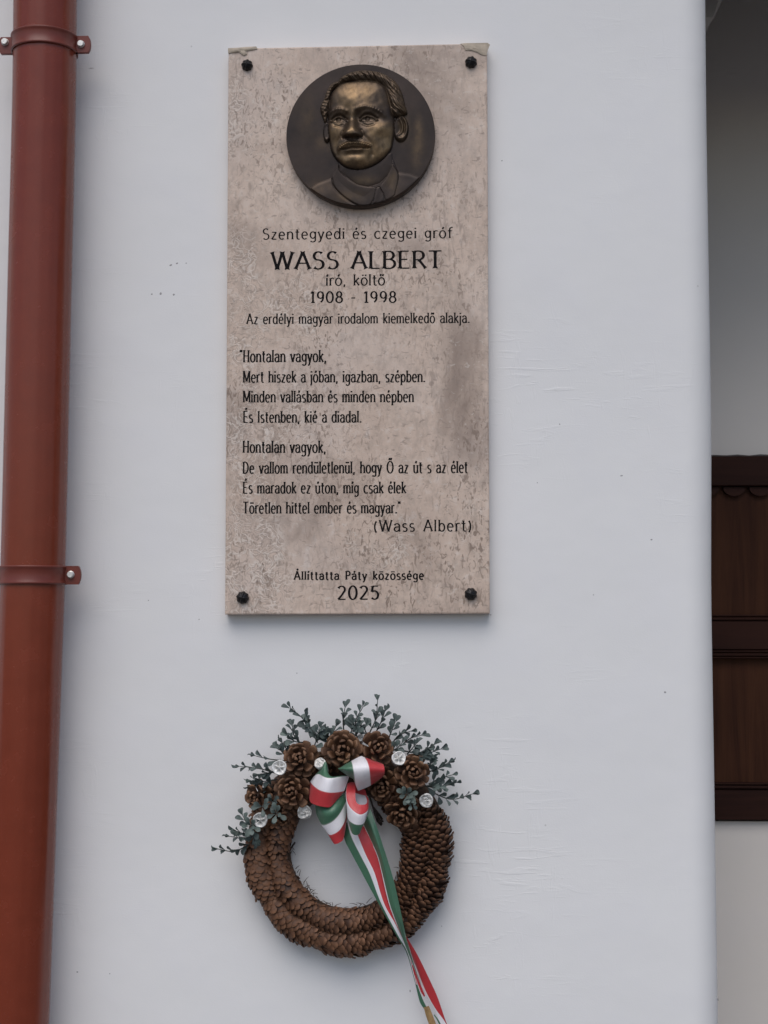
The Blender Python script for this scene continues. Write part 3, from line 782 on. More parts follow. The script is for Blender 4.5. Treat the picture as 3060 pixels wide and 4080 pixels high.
# square grid mapped onto the disc, so that the rim is a clean circle
XX = UU*np.sqrt(1-VV**2/2); YY = VV*np.sqrt(1-UU**2/2)
hh, facem, hairm = relief_height(820+XX*720, 779+YY*691)
rr = np.hypot(XX, YY)
hh = hh*np.clip((1-rr)/.012, 0, 1)**.5*.95
mmx = MR/720
hm = hh*.001*1.0
# polish: hands and weather keep the raised forehead, cheeks, nose and chin brighter
U_, V_ = 820+XX*720, 779+YY*691
def gs(cx, cy, sx, sy, a=1.0): return a*np.exp(-.5*(((U_-cx)/sx)**2+((V_-cy)/sy)**2))
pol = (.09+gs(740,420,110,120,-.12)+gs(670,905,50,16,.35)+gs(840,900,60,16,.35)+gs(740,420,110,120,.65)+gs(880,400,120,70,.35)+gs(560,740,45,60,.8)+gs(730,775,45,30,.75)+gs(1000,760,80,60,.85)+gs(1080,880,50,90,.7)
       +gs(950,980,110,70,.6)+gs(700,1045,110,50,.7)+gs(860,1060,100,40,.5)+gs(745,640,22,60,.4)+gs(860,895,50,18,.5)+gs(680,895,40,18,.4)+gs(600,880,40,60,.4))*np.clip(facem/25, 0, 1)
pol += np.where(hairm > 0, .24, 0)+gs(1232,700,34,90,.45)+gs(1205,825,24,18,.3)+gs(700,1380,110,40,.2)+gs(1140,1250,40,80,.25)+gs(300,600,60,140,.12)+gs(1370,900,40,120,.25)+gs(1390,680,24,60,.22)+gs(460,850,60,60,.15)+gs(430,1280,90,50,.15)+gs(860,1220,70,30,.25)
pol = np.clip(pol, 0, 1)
MDY = -TH-DT
Vx = np.stack([mc[0]+XX*MR, MDY-hm, mc[2]-YY*MRZ], -1).reshape(-1, 3)
quads = np.array([(i*NG+j, i*NG+j+1, (i+1)*NG+j+1, (i+1)*NG+j) for i in range(NG-1) for j in range(NG-1)])
headv = ((facem > -2)|(hairm > -2)|((hh.reshape(NG, NG) > 4) & (V_ < 880))).reshape(-1)
headf = headv[quads].all(axis=1)
def sub(fsel):
    q = quads[fsel]; ids, inv = np.unique(q, return_inverse=True)
    return Vx[ids], inv.reshape(-1, 4)[:, ::-1], pol.reshape(-1)[ids]
v0, f0, p0 = sub(~headf)
# rim and back of the disc
n = 160; ang = np.linspace(0, 2*math.pi, n, endpoint=False); base = len(v0)
rim = [(r, y) for r, y in ((.9985, MDY+.0002), (1.004, MDY+.0012), (1.006, MDY+.003), (1.006, -TH-.0003), (1.0, -TH+.001))]
vr = np.array([(mc[0]+MR*r*math.cos(a), y, mc[2]+MRZ*r*math.sin(a)) for r, y in rim for a in ang])
fr = [(base+i*n+k, base+(i+1)*n+k, base+(i+1)*n+(k+1) % n, base+i*n+(k+1) % n) for i in range(len(rim)-1) for k in range(n)]
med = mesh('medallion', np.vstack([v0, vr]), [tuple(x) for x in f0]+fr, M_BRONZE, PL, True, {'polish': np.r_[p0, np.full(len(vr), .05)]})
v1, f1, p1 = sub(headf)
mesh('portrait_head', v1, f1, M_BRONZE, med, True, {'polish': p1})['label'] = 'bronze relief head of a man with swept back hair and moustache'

# --- flower-headed bolts in the corners
def bolt(px_, py_, d, rot):
    c = at(px_, py_, -TH-.006); r0 = d/2; m = MB(); NA = 64
    prof = [(1.0, 0.0), (1.0, .0022), (.93, .0042), (.74, .0068), (.42, .0088), (.16, .0098), (0.02, .0100)]
    rows = []
    for f, dep in prof:
        row = []
        for k in range(NA):
            a = 2*math.pi*k/NA
            lob = 1+.055*math.cos(8*(a+rot))*min(1, f*1.2)
            rid = .0011*(abs(math.cos(4*(a+rot)/2))**6)*(1 if .1 < f < .95 else 0)
            row.append((c[0]+r0*f*lob*math.cos(a), -TH-dep-rid, c[2]+r0*f*lob*math.sin(a)))
        rows.append(row)
    m.grid(rows, close=True); m.build('bolt', M_IRON, PL)
bolt(983, 256, .0172, .1); bolt(1877, 244, .0180, .3); bolt(965, 2381, .0186, .2); bolt(1876, 2367, .0186, .39)

# --- scraps of old tape left on the upper corners
def scrap(pts, y0, seed):
    rr_ = random.Random(seed); P = [at(x, y, y0) for x, y in pts]; c = sum(P)/len(P); m = MB()
    ring_ = []
    for f in (1.0, .75, .45, .2):
        ring_.append([(c[0]+(p[0]-c[0])*f, y0-.0006-(1-f)*.0016+rr_.uniform(-.0007, .0007), c[2]+(p[2]-c[2])*f) for p in P])
    m.grid(ring_, close=True); b0 = [(p[0], y0+.0006, p[2]) for p in P]
    m.grid([b0, ring_[0]], close=True)
    m.add(ring_[-1], [tuple(range(len(P)-1, -1, -1))])
    m.build('tape_scrap', M_TAPE, PL)
def C5(u, v): return (880+u/5.184, 150+v/5.184)
def C6(u, v): return (1760+u/5.925, 150+v/5.925)
scrap([C5(*p) for p in ((150,222),(330,208),(520,192),(735,186),(755,232),(640,262),(520,275),(545,345),(470,372),(380,300),(300,310),(150,325))], -TH-.0005, 1)
scrap([C6(*p) for p in ((440,140),(560,128),(820,132),(1080,128),(1140,165),(1085,300),(1060,420),(960,410),(820,345),(700,305),(560,300),(520,200))], -TH-.0005, 2)

# ------------------------------------------------------------------ wreath
WC = at(1383, 3392, -.03)
K = .38e-3*(2.28-.035)/2.28                     # metres per picture pixel at the wreath
WR = tag(empty('wreath', (WC[0], 0, WC[2])), 'round spruce cone wreath with pine cones, green sprigs and a red white green ribbon bow', 'wreath')
RIN, ROUT = 222*K, 410*K

def scale_patch(m, base, t, s, nrm, L, W, tint, curl, rr_):
    """one woody scale: base point, tip direction t, side s, outward normal nrm"""
    st = [(0, .38, 0), (.35, .86, .10), (.68, 1.0, .17), (.88, .74, .16), (1.0, .30, .10)]
    top, bot, lip = [], [], []
    for f, wf, up in st:
        rowt, rowb = [], []
        for q in (-1, -.5, 0, .5, 1):
            p = base+t*(L*f)+s*(q*.5*W*wf)+nrm*(L*up*(1-.62*q*q)+curl*L*f*f)
            rowt.append(p); rowb.append(p-nrm*(.0011)-t*.0003)
        top.append(rowt); bot.append(rowb); lip.append([f*f]*5)
    m.grid(top, tint=np.full((5, 5), tint), lip=np.array(lip))
    loop_t = [r[0] for r in top]+top[-1][1:4]+[r[4] for r in top[::-1]]
    loop_b = [r[0] for r in bot]+bot[-1][1:4]+[r[4] for r in bot[::-1]]
    nl = len(loop_t)
    m.grid([loop_b, loop_t], tint=np.full((2, nl), tint*.6), lip=np.zeros((2, nl)))

def spruce_cone(ring, a0, a1, r0, seed, yc, Ls=.0132, Ws=.0118, wob=0.0):
    rr_ = random.Random(seed); m = MB(); Ltot = ring*abs(a1-a0)
    n = int(2*math.pi*r0*Ltot/(.0092*.0076)); ph0 = rr_.random()*6.28
    rt_ = max(0, math.cos((a0+a1)/2))           # tint gets darker and scales open wider towards the right
    tb = rr_.uniform(-.16, .16)-.26*rt_
    core = []
    for k in range(13):
        s = k/12; a = a0+(a1-a0)*s; core.append(WC+np.array([ring*math.cos(a), 0, ring*math.sin(a)])*1.0+np.array([0, yc-WC[1], 0]))
    prof = lambda s: r0*(1-.42*abs(2*s-1)**3.2)*(1.0 if s < .75 else 1-.35*((s-.75)/.25)**2)
    m.tube(core, [prof(k/12)*.90 for k in range(13)], 14, True, tint=.02, lip=0.0)
    for i in range(n):
        s = (i+.5)/n; a = a0+(a1-a0)*s; ph = ph0+i*2.399963
        T = np.array([-math.sin(a), 0, math.cos(a)]); O = np.array([math.cos(a), 0, math.sin(a)]); Z = np.array([0, -1.0, 0])
        nr = math.cos(ph)*O+math.sin(ph)*Z
        if math.sin(ph) < -.62 or rr_.random() < .045: continue
        sd_ = np.cross(T, nr)
        r = prof(s); c = WC+O*(ring+wob*math.sin(3*a))+np.array([0, yc-WC[1], 0])
        open_ = .22+.27*rt_+rr_.uniform(-.12, .16)
        t = T*math.cos(open_)+nr*math.sin(open_); nn = nr*math.cos(open_)-T*math.sin(open_)
        j = rr_.uniform(-.15, .15); t2 = t*math.cos(j)+sd_*math.sin(j); s2 = sd_*math.cos(j)-t*math.sin(j)
        f = .8+.3*math.sin(math.pi*s)+rr_.uniform(-.16, .14)
        scale_patch(m, c+nr*r*.88, t2, s2, nn, Ls*f, Ws*f, min(1, max(0, .5+tb+rr_.gauss(0, .2))), rr_.uniform(-.05, .12), rr_)
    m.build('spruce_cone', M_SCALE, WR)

m = MB()                                     # straw ring the cones are tied to
P = [WC+np.array([(RIN+ROUT)/2*math.cos(a), -.004-WC[1]-.014, (RIN+ROUT)/2*math.sin(a)]) for a in np.linspace(0, 2*math.pi, 73)]
rows = []
for k in range(72):
    a = 2*math.pi*k/72; O = np.array([math.cos(a), 0, math.sin(a)])
    rows.append([P[k]+O*(.033*math.cos(q))+np.array([0, .014*math.sin(q), 0]) for q in np.linspace(0, 2*math.pi, 17)[:-1]])
rows.append(rows[0]); m.grid(rows, close=True)
rs = random.Random(3)
for k in range(80):                         # loose straw ends round the inner edge
    a = rs.uniform(math.radians(160), math.radians(380)); r = RIN+.002+rs.uniform(-.004, .004)
    p = WC+np.array([r*math.cos(a), -.018-WC[1]+rs.uniform(-.012, .008), r*math.sin(a)])
    q = p+np.array([-math.cos(a)*rs.uniform(.001, .006)-math.sin(a)*rs.uniform(-.012, .012), rs.uniform(-.003, .003), -math.sin(a)*rs.uniform(.001, .006)+math.cos(a)*rs.uniform(-.012, .012)])
    m.tube([p, (p+q)/2+np.array([0, 0, .001]), q], [.0005, .0004, .0002], 4)
m.build('straw_ring', M_CORE, WR)

D_ = math.radians
for i, (a0, a1, r) in enumerate(((118,172,.0205),(164,214,.0225),(206,252,.0220),(244,288,.0222),(281,322,.0205),(314,352,.0215),(345,388,.0225))):
    spruce_cone(ROUT-.0220, D_(a0), D_(a1), r*.95, 10+i, -.027)
for i, (a0, a1, r) in enumerate(((120,190,.0180),(182,242,.0195),(234,290,.0195),(282,332,.0190),(324,376,.0200),(370,420,.018))):
    spruce_cone(RIN+.0190, D_(a0), D_(a1), r*.96, 30+i, -.033, .0124, .0110)

def pine_cone(u, v, d, rad, tilt, n=62, seed=1):
    """open pine cone seen end-on; u,v in the close-up, d = distance from the wall"""
    px_, py_ = 840+u/1.508, 2740+v/1.508; rr_ = random.Random(seed)
    R0 = rad/1.508*K; c = at(px_, py_, -d)
    ax = np.array([tilt[0], -1.0, tilt[1]]); ax /= np.linalg.norm(ax)
    e1 = np.cross(ax, np.array([0, 0, 1.0])); e1 /= np.linalg.norm(e1); e2 = np.cross(e1, ax)
    m = MB(); ph0 = rr_.random()*6.28
    m.tube([c-ax*R0*.75, c-ax*R0*.2, c+ax*R0*.18, c+ax*R0*.30], [R0*.34, R0*.32, R0*.16, .0006], 12, True, tint=.05, lip=0.0)
    for i in range(n):
        f = (i+.6)/n; th = D_(16+100*f**.8); ph = ph0+i*2.399963
        rad_ = math.cos(ph)*e1+math.sin(ph)*e2; sd_ = np.cross(ax, rad_)
        th += rr_.uniform(-.16, .16); ph += rr_.uniform(-.14, .14)
        dr = ax*math.cos(th)+rad_*math.sin(th); up = ax*math.sin(th)-rad_*math.cos(th)   # up: towards the cone's tip
        tw_ = rr_.uniform(-.38, .38); sd_ = sd_*math.cos(tw_)+up*math.sin(tw_); up = np.cross(sd_, dr); up = up if up.dot(ax*math.sin(th)-rad_*math.cos(th)) > 0 else -up
        L = R0*(.30+.68*min(1, f*1.7)**.8)*(1 if f < .8 else 1-.6*(f-.8))*rr_.uniform(.86, 1.06)
        W = R0*(.26+.30*min(1, f*1.8))*rr_.uniform(.82, 1.15)
        b = c+ax*R0*(.22-.75*f)+rad_*R0*.10
        ti = min(1, max(0, .45+rr_.gauss(0, .22)))
        st = [(.0, .30, .02, 0), (.45, .62, .025, .02), (.75, .95, .05, .06), (.92, 1.0, .10, .12), (1.02, .78, .11, .17), (1.06, .40, .07, .18)]
        rows, at_l = [], []
        for ff, wf, tk, cu in st:
            p = b+dr*(L*ff)+up*(L*cu); row = []
            for q in range(10):
                an = 2*math.pi*q/10; x_ = math.cos(an)*W*.5*wf; z_ = math.sin(an)*R0*tk
                row.append(p+sd_*x_+up*(z_+abs(x_)*.22*(1 if ff > .3 else 0)))
            rows.append(row); at_l.append([max(0, (ff-.15)*1.12)*(1 if math.sin(2*math.pi*q/10) > -.5 else .5) for q in range(10)])
        m.grid(rows, close=True, tint=np.full((6, 10), ti), lip=np.array(at_l))
        m.add(rows[-1], [tuple(range(10))], tint=ti, lip=1.0)
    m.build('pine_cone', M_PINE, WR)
pine_cone(535,425,.064,100,(-.10,.25),32,1)
pine_cone(790,372,.070,110,(.04,.12),35,2)
pine_cone(1000,368,.064,100,(.22,.30),31,3)
pine_cone(485,620,.066,98,(-.12,.10),33,4)
pine_cone(278,655,.050,82,(-.55,-.25),26,5)
pine_cone(1215,508,.066,96,(.18,.18),34,6)
pine_cone(1035,588,.060,96,(-.05,-.30),31,7)
pine_cone(1150,757,.060,98,(-.18,-.40),31,8)
pine_cone(430,775,.048,84,(.10,-.45),27,9)
pine_cone(690,470,.036,80,(.0,.1),25,10)

def pod(u, v, d, rad, tilt, star=True, seed=1, body=.020):
    px_, py_ = 840+u/1.508, 2740+v/1.508; r0 = rad/1.508*K; c = at(px_, py_, -d); rr_ = random.Random(seed)
    ax = np.array([tilt[0], -1.0, tilt[1]]); ax /= np.linalg.norm(ax)
    e1 = np.cross(ax, np.array([0, 0, 1.0])); e1 /= np.linalg.norm(e1); e2 = np.cross(e1, ax)
    NA, rows, dk = 40, [], []
    prof = [(.45, -body), (.72, -body*.7), (.92, -body*.3), (1.0, -.002), (1.0, .0006), (.95, .0014), (.86, .0012), (.74, .0002), (.60, -.0004), (.45, -.0004), (.30, -.0002), (.15, .0004), (.02, .0006)]
    ph0 = rr_.random()*6.28; rough = [[rr_.uniform(-1, 1) for _ in range(NA)] for _ in prof]
    for i, (f, z) in enumerate(prof):
        row, drow = [], []
        for k in range(NA):
            a = 2*math.pi*k/NA; w = math.cos(5*(a+ph0)); dd = 0.0; dz = 0.0
            if .1 < f < .65 and i > 6 and star:
                arm = max(0, w)**1.5; dz = .0016*arm*(1 if f < .5 else .5)-.0036*(1-arm)*(1-abs(f-.38)/.3); dd = max(0, -w)*max(0, 1-abs(f-.38)/.27)
            if not star and i > 4: dz = .0022*rough[i][k//4*4]; dd = max(0, rough[i][(k//5*5) % NA]-.35)*.8
            fr_ = f*(1+.035*math.sin(3*a+ph0)+.02*math.sin(5*a))
            row.append(c+ax*(z+dz)+r0*fr_*(math.cos(a)*e1+math.sin(a)*e2)); drow.append(dd)
        rows.append(row); dk.append(drow)
    m = MB(); m.grid(rows, close=True, dark=np.array(dk))
    m.build('seed_pod', M_PODS, WR)
kk = NT('silver_white_pod_face'); o_ = kk.obj(); n_ = kk.noise(o_, 320, 4, .6)
c_ = kk.mix(kk.ramp(n_, [(.38, 0), (.6, 1)]), (.60, .59, .56), (.80, .79, .77))
c_ = kk.mix(kk.math('MULTIPLY', kk.attr('dark'), .85, True), c_, (.10, .095, .08))
kk.set(Base_Color=c_, Roughness=.42, Metallic=.2, Normal=kk.bump(n_, .0018, .6)); M_PODS = kk.m
pod(412,480,.070,44,(-.10,.12),True,1); pod(297,795,.064,44,(-.10,-.05),True,2); pod(1130,424,.070,42,(.18,.35),True,3,.030)
pod(1295,678,.066,41,(.10,-.05),False,4); pod(563,748,.062,43,(.15,-.20),False,5); pod(655,452,.070,34,(-.45,.75),False,6,.024); pod(897,303,.050,22,(.0,.5),False,7)

# ---- sprigs
def leaf(m, p, d, nrm, L, W, tint, fold):
    d = d/np.linalg.norm(d); s = np.cross(d, nrm); s /= np.linalg.norm(s)+1e-9; nrm = np.cross(s, d)
    rows, st = [], [(0, .06, 0), (.18, .16, .0), (.42, .55, .03), (.66, .94, .05), (.84, .92, .03), (.96, .52, -.02), (1.0, .12, -.04)]
    for f, wf, up in st:
        c = p+d*(L*f)+nrm*(L*up); a = W*.5*wf
        rows.append([c-s*a*math.cos(fold)+nrm*a*math.sin(fold), c-s*a*.5*math.cos(fold)+nrm*a*.42*math.sin(fold), c, c+s*a*.5*math.cos(fold)+nrm*a*.42*math.sin(fold), c+s*a*math.cos(fold)+nrm*a*math.sin(fold)])
    G = np.array(rows); B_ = G-nrm*.00045
    m.grid(G, tint=np.full(G.shape[:2], tint)); m.grid(B_[:, ::-1], tint=np.full(G.shape[:2], tint*.8))
    l1 = np.concatenate([G[:, 0], G[-1, 1:4], G[::-1, 4]]); l2 = np.concatenate([B_[:, 0], B_[-1, 1:4], B_[::-1, 4]])
    m.grid([l1, l2], tint=np.full((2, len(l1)), tint))

def sprig(b, t, d0, d1, size=44, bend=.1, seed=0, gap=30, start=.25, tone=.4):
    rr_ = random.Random(1000+seed)
    P0 = at(840+b[0]/1.508, 2740+b[1]/1.508, -d0); P1 = at(840+t[0]/1.508, 2740+t[1]/1.508, -d1)
    ax = P1-P0; Lw = np.linalg.norm(ax); side = np.cross(ax/Lw, np.array([0, 1.0, 0]))
    pts = spline([P0, P0+ax*.5+side*Lw*bend+np.array([0, -.004, 0]), P1-ax*.06], 8)
    st = MB(); st.tube(pts, np.linspace(.0011, .0006, len(pts)), 6)
    Ls = size/1.508*K; n = max(3, int(Lw/(gap/1.508*K)))
    lv = MB()
    for i in range(n+1):
        f = start+(1-start)*i/n; j = f*(len(pts)-1); i0 = min(int(j), len(pts)-2); p = pts[i0]+(pts[i0+1]-pts[i0])*(j-i0)
        T = pts[i0+1]-pts[i0]; T /= np.linalg.norm(T)
        rot = rr_.uniform(-.9, .9)+(i % 2)*1.1
        e = math.cos(rot)*np.cross(T, np.array([0, -1.0, 0]))+math.sin(rot)*np.array([0, -1.0, 0])
        e -= T*e.dot(T); e /= np.linalg.norm(e)
        for sg in (1, -1):
            if rr_.random() < .11 and i < n: continue
            op = D_(rr_.uniform(28, 58)) if i < n else D_(rr_.uniform(12, 30))
            dv = T*math.cos(op)+e*sg*math.sin(op)
            nv = T*math.sin(op)-e*sg*math.cos(op)+np.array([0, -1.1, 0])+np.array([rr_.uniform(-.3, .3), rr_.uniform(-.2, .2), rr_.uniform(-.1, .4)])
            nv -= dv*nv.dot(dv); nv /= np.linalg.norm(nv)
            sz = Ls*rr_.uniform(.72, 1.22)*(1-.22*f)
            leaf(lv, p, dv, nv, sz, sz*rr_.uniform(.56, .72), min(1, max(0, tone+rr_.gauss(0, .22))), rr_.uniform(.10, .55))
    o = st.build('sprig', M_STEM, WR)
    lv.build('foliage', M_LEAF, o)
SPR = [((600,300),(472,112),42,52),((612,280),(578,172),44,54),((530,330),(488,228),44,52),((560,330),(460,290),46,54),((690,310),(752,236),44,50),((650,310),(655,238),46,56),
       ((800,270),(806,112),42,48),((842,270),(850,205),46,54),((870,290),(915,108),44,50),((880,300),(885,235),50,56),((945,290),(1005,66),44,48),((945,290),(930,215),50,52),((985,280),(1048,140),42,46),((1070,300),(1108,205),42,50),
       ((1085,340),(1205,258),44,52),((1140,350),(1272,282),44,50),((1160,380),(1395,368),44,50),((1190,420),(1345,340),46,52),((1180,400),(1235,335),52,58),((1290,510),(1430,450),42,46),((1280,480),(1335,440),46,52),
       ((1300,590),(1482,570),44,48),((1310,580),(1455,522),42,46),((1310,620),(1582,642),44,46),((1370,650),(1475,695),42,44),
       ((445,440),(258,408),46,50),((450,410),(400,350),44,48),((455,400),(432,332),44,50),((410,520),(162,470),46,52),((400,550),(240,560),46,50),((400,500),(290,520),52,58),((380,600),(235,590),44,46),
       ((280,840),(186,762),50,54),((290,830),(200,815),52,58),((280,880),(108,895),48,52),((250,930),(32,972),42,48),((260,850),(265,925),54,60),((235,900),(150,860),48,54),
       ((640,330),(600,240),52,58),((720,300),(690,260),50,54),((1090,380),(1150,330),52,58),((1230,410),(1290,410),52,60),((1290,590),(1370,600),54,60),((330,480),(225,530),54,58),((620,360),(668,290),50,58)]
for i, (b, t, d0, d1) in enumerate(SPR):
    if i in (24, 33, 43): continue
    sprig(b, t, d0*.001, d1*.001, 64, R.uniform(-.14, .14), i, 47, .12 if i > 30 else .22, .62 if i in (32, 33, 34, 36, 37) else .36)
# loose leaf clusters lying on the front of the wreath
def cluster(u, v, d, n, size, seed, spread=1.0, tone=.75):
    rr_ = random.Random(seed); c = at(840+u/1.508, 2740+v/1.508, -d); lv = MB(); st = MB()
    st.tube([c+np.array([0, .03, .002]), c], .001, 6)
    for i in range(n):
        a = i*2.4+rr_.uniform(-.3, .3); th = D_(25+60*i/n)*spread
        dv = np.array([math.cos(a)*math.sin(th), -math.cos(th), math.sin(a)*math.sin(th)])
        nv = np.array([-math.cos(a)*math.cos(th), -math.sin(th)-.2, -math.sin(a)*math.cos(th)+.3])
        nv -= dv*nv.dot(dv); nv /= np.linalg.norm(nv)
        sz = size/1.508*K*rr_.uniform(.85, 1.15)
        leaf(lv, c+dv*.002, dv, nv, sz, sz*.5, min(1, max(0, tone+rr_.gauss(0, .15))), .15)
    o = st.build('sprig', M_STEM, WR); lv.build('foliage', M_LEAF, o)
cluster(1180,640,.072,11,62,1,1.0,.8); cluster(1205,690,.074,6,46,5,1.1,.85)
cluster(310,715,.074,5,62,2,1.15,.75); cluster(395,755,.072,8,56,3,1.15,.75); cluster(240,830,.060,9,58,4,1.1,.8); cluster(370,690,.060,7,50,6,1.2,.2)
m = MB()                                     # dark bare twigs inside the ring
def tw(pts, r=.0012): m.tube([at(840+u/1.508, 2740+v/1.508, -d*.001) for u, v, d in pts], [r, r*.9, r*.8][:len(pts)] if len(pts) <= 3 else r, 6)
tw([(950,640,60),(975,720,40),(1000,800,30)], .0016); tw([(975,720,40),(1010,760,32),(1030,790,28)], .0018); tw([(985,750,38),(1000,800,28),(1025,825,24)], .002); tw([(985,740,38),(1000,770,30)], .0016)
m.build('bare_twig', M_TWIG, WR); m = MB()
tw([(505,930,20),(485,960,16),(462,1005,20)], .0014)
m.build('bare_twig', M_TWIG, WR); m = MB()
for k in range(14):
    u, v = R.uniform(985, 1030), 0; v = 740+(u-985)*1.7+R.uniform(-14, 14); tw([(u, v, 32), (u+R.uniform(-10, 14), v+R.uniform(4, 20), 30)], R.uniform(.0012, .0024))
m.build('bare_twig', M_TWIG, WR)

# ------------------------------------------------------------------ ribbon bow (part of the wreath)
def patch(m, rails, conv, nl=30, nc=22, us=None):
    """rails: (u, [(x, y, d_mm)...]) across the ribbon; lofted into one smooth strip"""
    rails = sorted(rails, key=lambda r: r[0])
    RA = [(u, resample(spline([np.array(at(*conv(p[0], p[1]), -p[2]*.001)) for p in pts], 8), nl)) for u, pts in rails]
    u0, u1 = RA[0][0], RA[-1][0]; uu_ = np.linspace(u0, u1, nc); ks = [u for u, _ in RA]
    # keep grid lines exactly on the colour changes
    G = np.zeros((nc, nl, 3))
    arr = np.array([r for _, r in RA])
    for i, u in enumerate(uu_):
        if len(ks) == 2:
            t = (u-ks[0])/(ks[1]-ks[0]); G[i] = arr[0]*(1-t)+arr[1]*t; continue
        j = min(max(np.searchsorted(ks, u)-1, 0), len(ks)-2); t = (u-ks[j])/(ks[j+1]-ks[j])
        p1, p2 = arr[j], arr[j+1]; p0 = arr[j-1] if j > 0 else 2*p1-p2; p3 = arr[j+2] if j+2 < len(ks) else 2*p2-p1
        cr = .5*((2*p1)+(-p0+p2)*t+(2*p0-5*p1+4*p2-p3)*t*t+(-p0+3*p1-3*p2+p3)*t**3)
        G[i] = cr*.6+(p1*(1-t)+p2*t)*.4
    U_a = np.repeat(uu_[:, None], nl, 1)
    m.grid(G, u=U_a, along=np.repeat(np.linspace(0, 1, nl)[None], nc, 0))
    G2 = G+np.array([0, .00025, 0])
    m.grid(G2[:, ::-1], u=U_a, along=np.zeros((nc, nl)))
R1 = lambda x, y: (1200+x/4.1475, 2980+y/4.1475)
ID = lambda x, y: (x, y)
RB = tag(empty('ribbon_bow', (0, 0, 0)), None); RB.parent = WR
RB['label'] = 'red, white and green satin ribbon bow with long hanging tails'
def rib(name, *patches):
    m = MB()
    for rails, conv in patches: patch(m, rails, conv)
    return m.build(name, M_RIB, RB)
loopA = [(0,[(648,326,84),(618,334,92),(609,343,95),(622,356,92),(662,388,84)]),
 (.2,[(742,260,82),(736,300,97),(740,350,105),(760,415,99),(800,484,86)]),
 (.325,[(822,216,79),(843,270,100),(858,350,108),(872,440,102),(880,530,84)]),
 (.345,[(835,211,79),(850,270,100),(866,360,108),(886,520,102),(918,705,84)]),
 (.5,[(985,134,76),(995,250,104),(1005,370,112),(1012,530,104),(1020,680,84)]),
 (.667,[(1052,158,78),(1095,240,102),(1122,340,111),(1138,480,104),(1150,620,84)]),
 (1,[(1338,258,76),(1364,285,94),(1378,360,102),(1372,440,96),(1332,494,80)])]
backA = [(0,[(650,330,80),(700,390,74),(800,480,72)]),(.5,[(980,140,74),(960,300,62),(900,520,66)]),(1,[(1338,262,74),(1280,380,58),(1100,520,62)])]
loopB = [(0,[(232,440,54),(330,335,70),(396,224,78),(432,300,78),(470,470,80),(620,470,80),(800,445,74)]),
 (.333,[(200,480,56),(240,445,66),(296,434,76),(360,470,90),(430,497,96),(520,498,96),(620,480,89),(800,455,76)]),
 (.667,[(150,560,58),(207,624,78),(300,692,94),(400,725,100),(498,738,98),(620,730,89),(712,712,78)]),
 (1,[(138,700,60),(145,880,74),(250,945,90),(400,977,96),(490,968,94),(600,850,85),(714,716,77)])]
loopC = [(0,[(225,930,60),(330,905,76),(450,880,82),(600,820,80),(715,760,72)]),
 (.17,[(236,1010,58),(330,1065,86),(450,1075,96),(570,1010,94),(725,830,74)]),
 (.333,[(262,1130,62),(342,1272,80),(450,1255,90),(560,1180,92),(660,1050,86),(745,880,74)]),
 (.667,[(345,1275,72),(450,1427,84),(540,1420,90),(640,1350,90),(720,1210,84),(754,1060,74)]),
 (1,[(452,1432,74),(530,1572,84),(580,1585,88),(640,1560,88),(702,1490,84),(758,1180,74)])]
loopD = [(0,[(765,1000,70),(785,1190,84),(800,1300,92),(840,1410,98),(890,1440,100),(960,1425,98),(1005,1320,92),(1045,1210,80)]),
 (.333,[(752,800,72),(757,930,86),(772,1160,96),(850,1245,104),(940,1272,106),(1030,1250,102),(1072,1140,93),(1108,1000,82)]),
 (.667,[(760,590,72),(742,730,86),(760,890,96),(830,1010,104),(960,1102,108),(1060,1072,102),(1112,1000,93),(1114,850,80)]),
 (1,[(900,560,70),(895,700,86),(900,850,94),(930,920,98),(1000,940,98),(1072,926,94),(1088,860,88),(1040,740,76)])]
holeD = [(.40,[(890,940,72),(1000,960,70),(1095,930,72)]),(.60,[(885,850,70),(990,830,66),(1095,850,70)]),(.64,[(890,760,70),(1000,790,66),(1090,800,70)]),(.70,[(890,720,72),(1000,760,70),(1085,780,72)]),(1.,[(890,560,74),(960,620,76),(1060,700,76)])]
for nm, ps in (('loop', [(loopA, R1), (backA, R1)]), ('loop', [(loopB, R1)]), ('loop', [(loopC, R1)]), ('loop', [(loopD, R1), (holeD, R1)])): rib(nm, *ps)
T1 = [(0,[(1378,3285,62),(1370.5,3339,70),(1385,3372,72),(1437,3469,72),(1492,3571,72),(1580,3728,70),(1617,3791,50),(1639,3860,40),(1656,3926,36)]),
 (.333,[(1383,3275,66),(1401,3337,73),(1441,3417,74),(1474,3482,74),(1519,3600,74),(1583,3722,71),(1620,3787,51),(1641,3858,41),(1658,3924,37)]),
 (.667,[(1405,3270,66),(1425,3328,74),(1459,3410,75),(1492,3478,75),(1530,3600,75),(1580,3690,72),(1623,3785,51),(1643,3856,41),(1660,3922,37)]),
 (1,[(1462,3300,62),(1472,3337,70),(1499,3392,72),(1517,3462,72),(1542,3562,72),(1578,3668,70),(1625,3780,51),(1645,3854,41),(1662,3920,37)])]
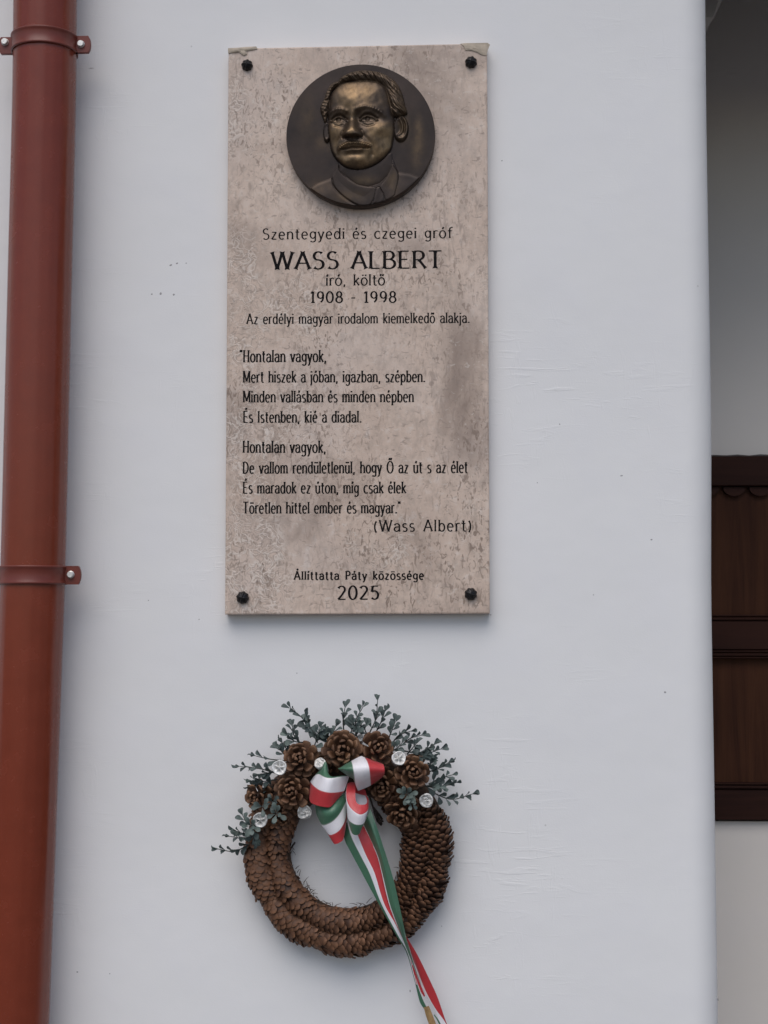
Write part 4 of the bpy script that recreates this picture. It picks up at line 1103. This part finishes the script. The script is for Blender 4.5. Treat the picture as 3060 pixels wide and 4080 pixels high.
T2 = [(.40,[(1447,3285,64),(1481,3359,71),(1504,3413,73),(1519,3471,74),(1531,3526,75),(1549,3600,75),(1573,3667,73),(1620,3787,53),(1651,3860,43),(1679,3934,37)]),
 (.325,[(1450,3285,65),(1484,3359,72),(1507,3413,74),(1522,3471,75),(1535,3526,76),(1553,3600,76),(1577,3667,74),(1622,3785,54),(1651.5,3859,44),(1679.5,3933,38)]),
 (.17,[(1462,3256,72),(1490,3320,80),(1515,3388,83),(1534,3455,82),(1551,3520,81),(1571,3600,80),(1592,3672,78),(1623,3768,58),(1652,3855,46),(1677,3924,39)]),
 (.02,[(1475,3222,66),(1497,3281,74),(1524,3363,76),(1550,3444,76),(1571,3517,76),(1590,3600,75),(1608,3685,73),(1623,3752,56),(1652,3849,45),(1674,3913,38)])]
T3 = [(.45,[(1650,3838,38),(1657,3855,36),(1687,3947,33),(1717,3995,32),(1756,4080,32),(1800,4190,34)]),
 (.667,[(1649,3834,39),(1657,3850,37),(1695,3947,34),(1735,4020,33),(1778,4080,33),(1822,4180,35)]),
 (.98,[(1615,3724,62),(1665,3808,46),(1717,3915,38),(1745,3978,35),(1781,4082,34),(1825,4182,36)])]
T4 = [(0,[(1638,3852,39),(1656,3926,35),(1672,3990,32),(1690,4021,30)]),(.3,[(1642,3852,40),(1662,3923,36),(1681,3978,33),(1698,4014,31)]),
 (.345,[(1643,3852,40),(1663,3922,36),(1683,3976,33),(1700,4012,31)]),(.36,[(1643.5,3852,40),(1664,3922,36),(1684,3975,33),(1701,4012,31)])]
T5 = [(.70,[(1640,3846,41),(1660,3905,38),(1676,3950,36),(1690,3972,34)]),(.98,[(1646,3846,42),(1668,3905,39),(1685,3945,37),(1694,3968,35)])]
T6 = [(.02,[(1728,4044,31),(1744,4070,31),(1776,4140,31)]),(.25,[(1731,4042,31),(1752,4072,31),(1784,4140,31)])]
for ps in ([(T1, ID)], [(T2, ID)], [(T3, ID)], [(T4, ID), (T5, ID), (T6, ID)]): rib('tail', *ps)
m = MB(); patch(m, [(0,[(1688,4014,31),(1698,4050,30),(1712,4090,30),(1740,4170,30)]),(.5,[(1700,4010,34),(1714,4050,33),(1727,4090,33),(1752,4170,33)]),(1,[(1709,4008,31),(1724,4045,30),(1738,4082,30),(1766,4165,30)])], ID)
fr_ = m.build('frayed_end', M_TAN, RB)
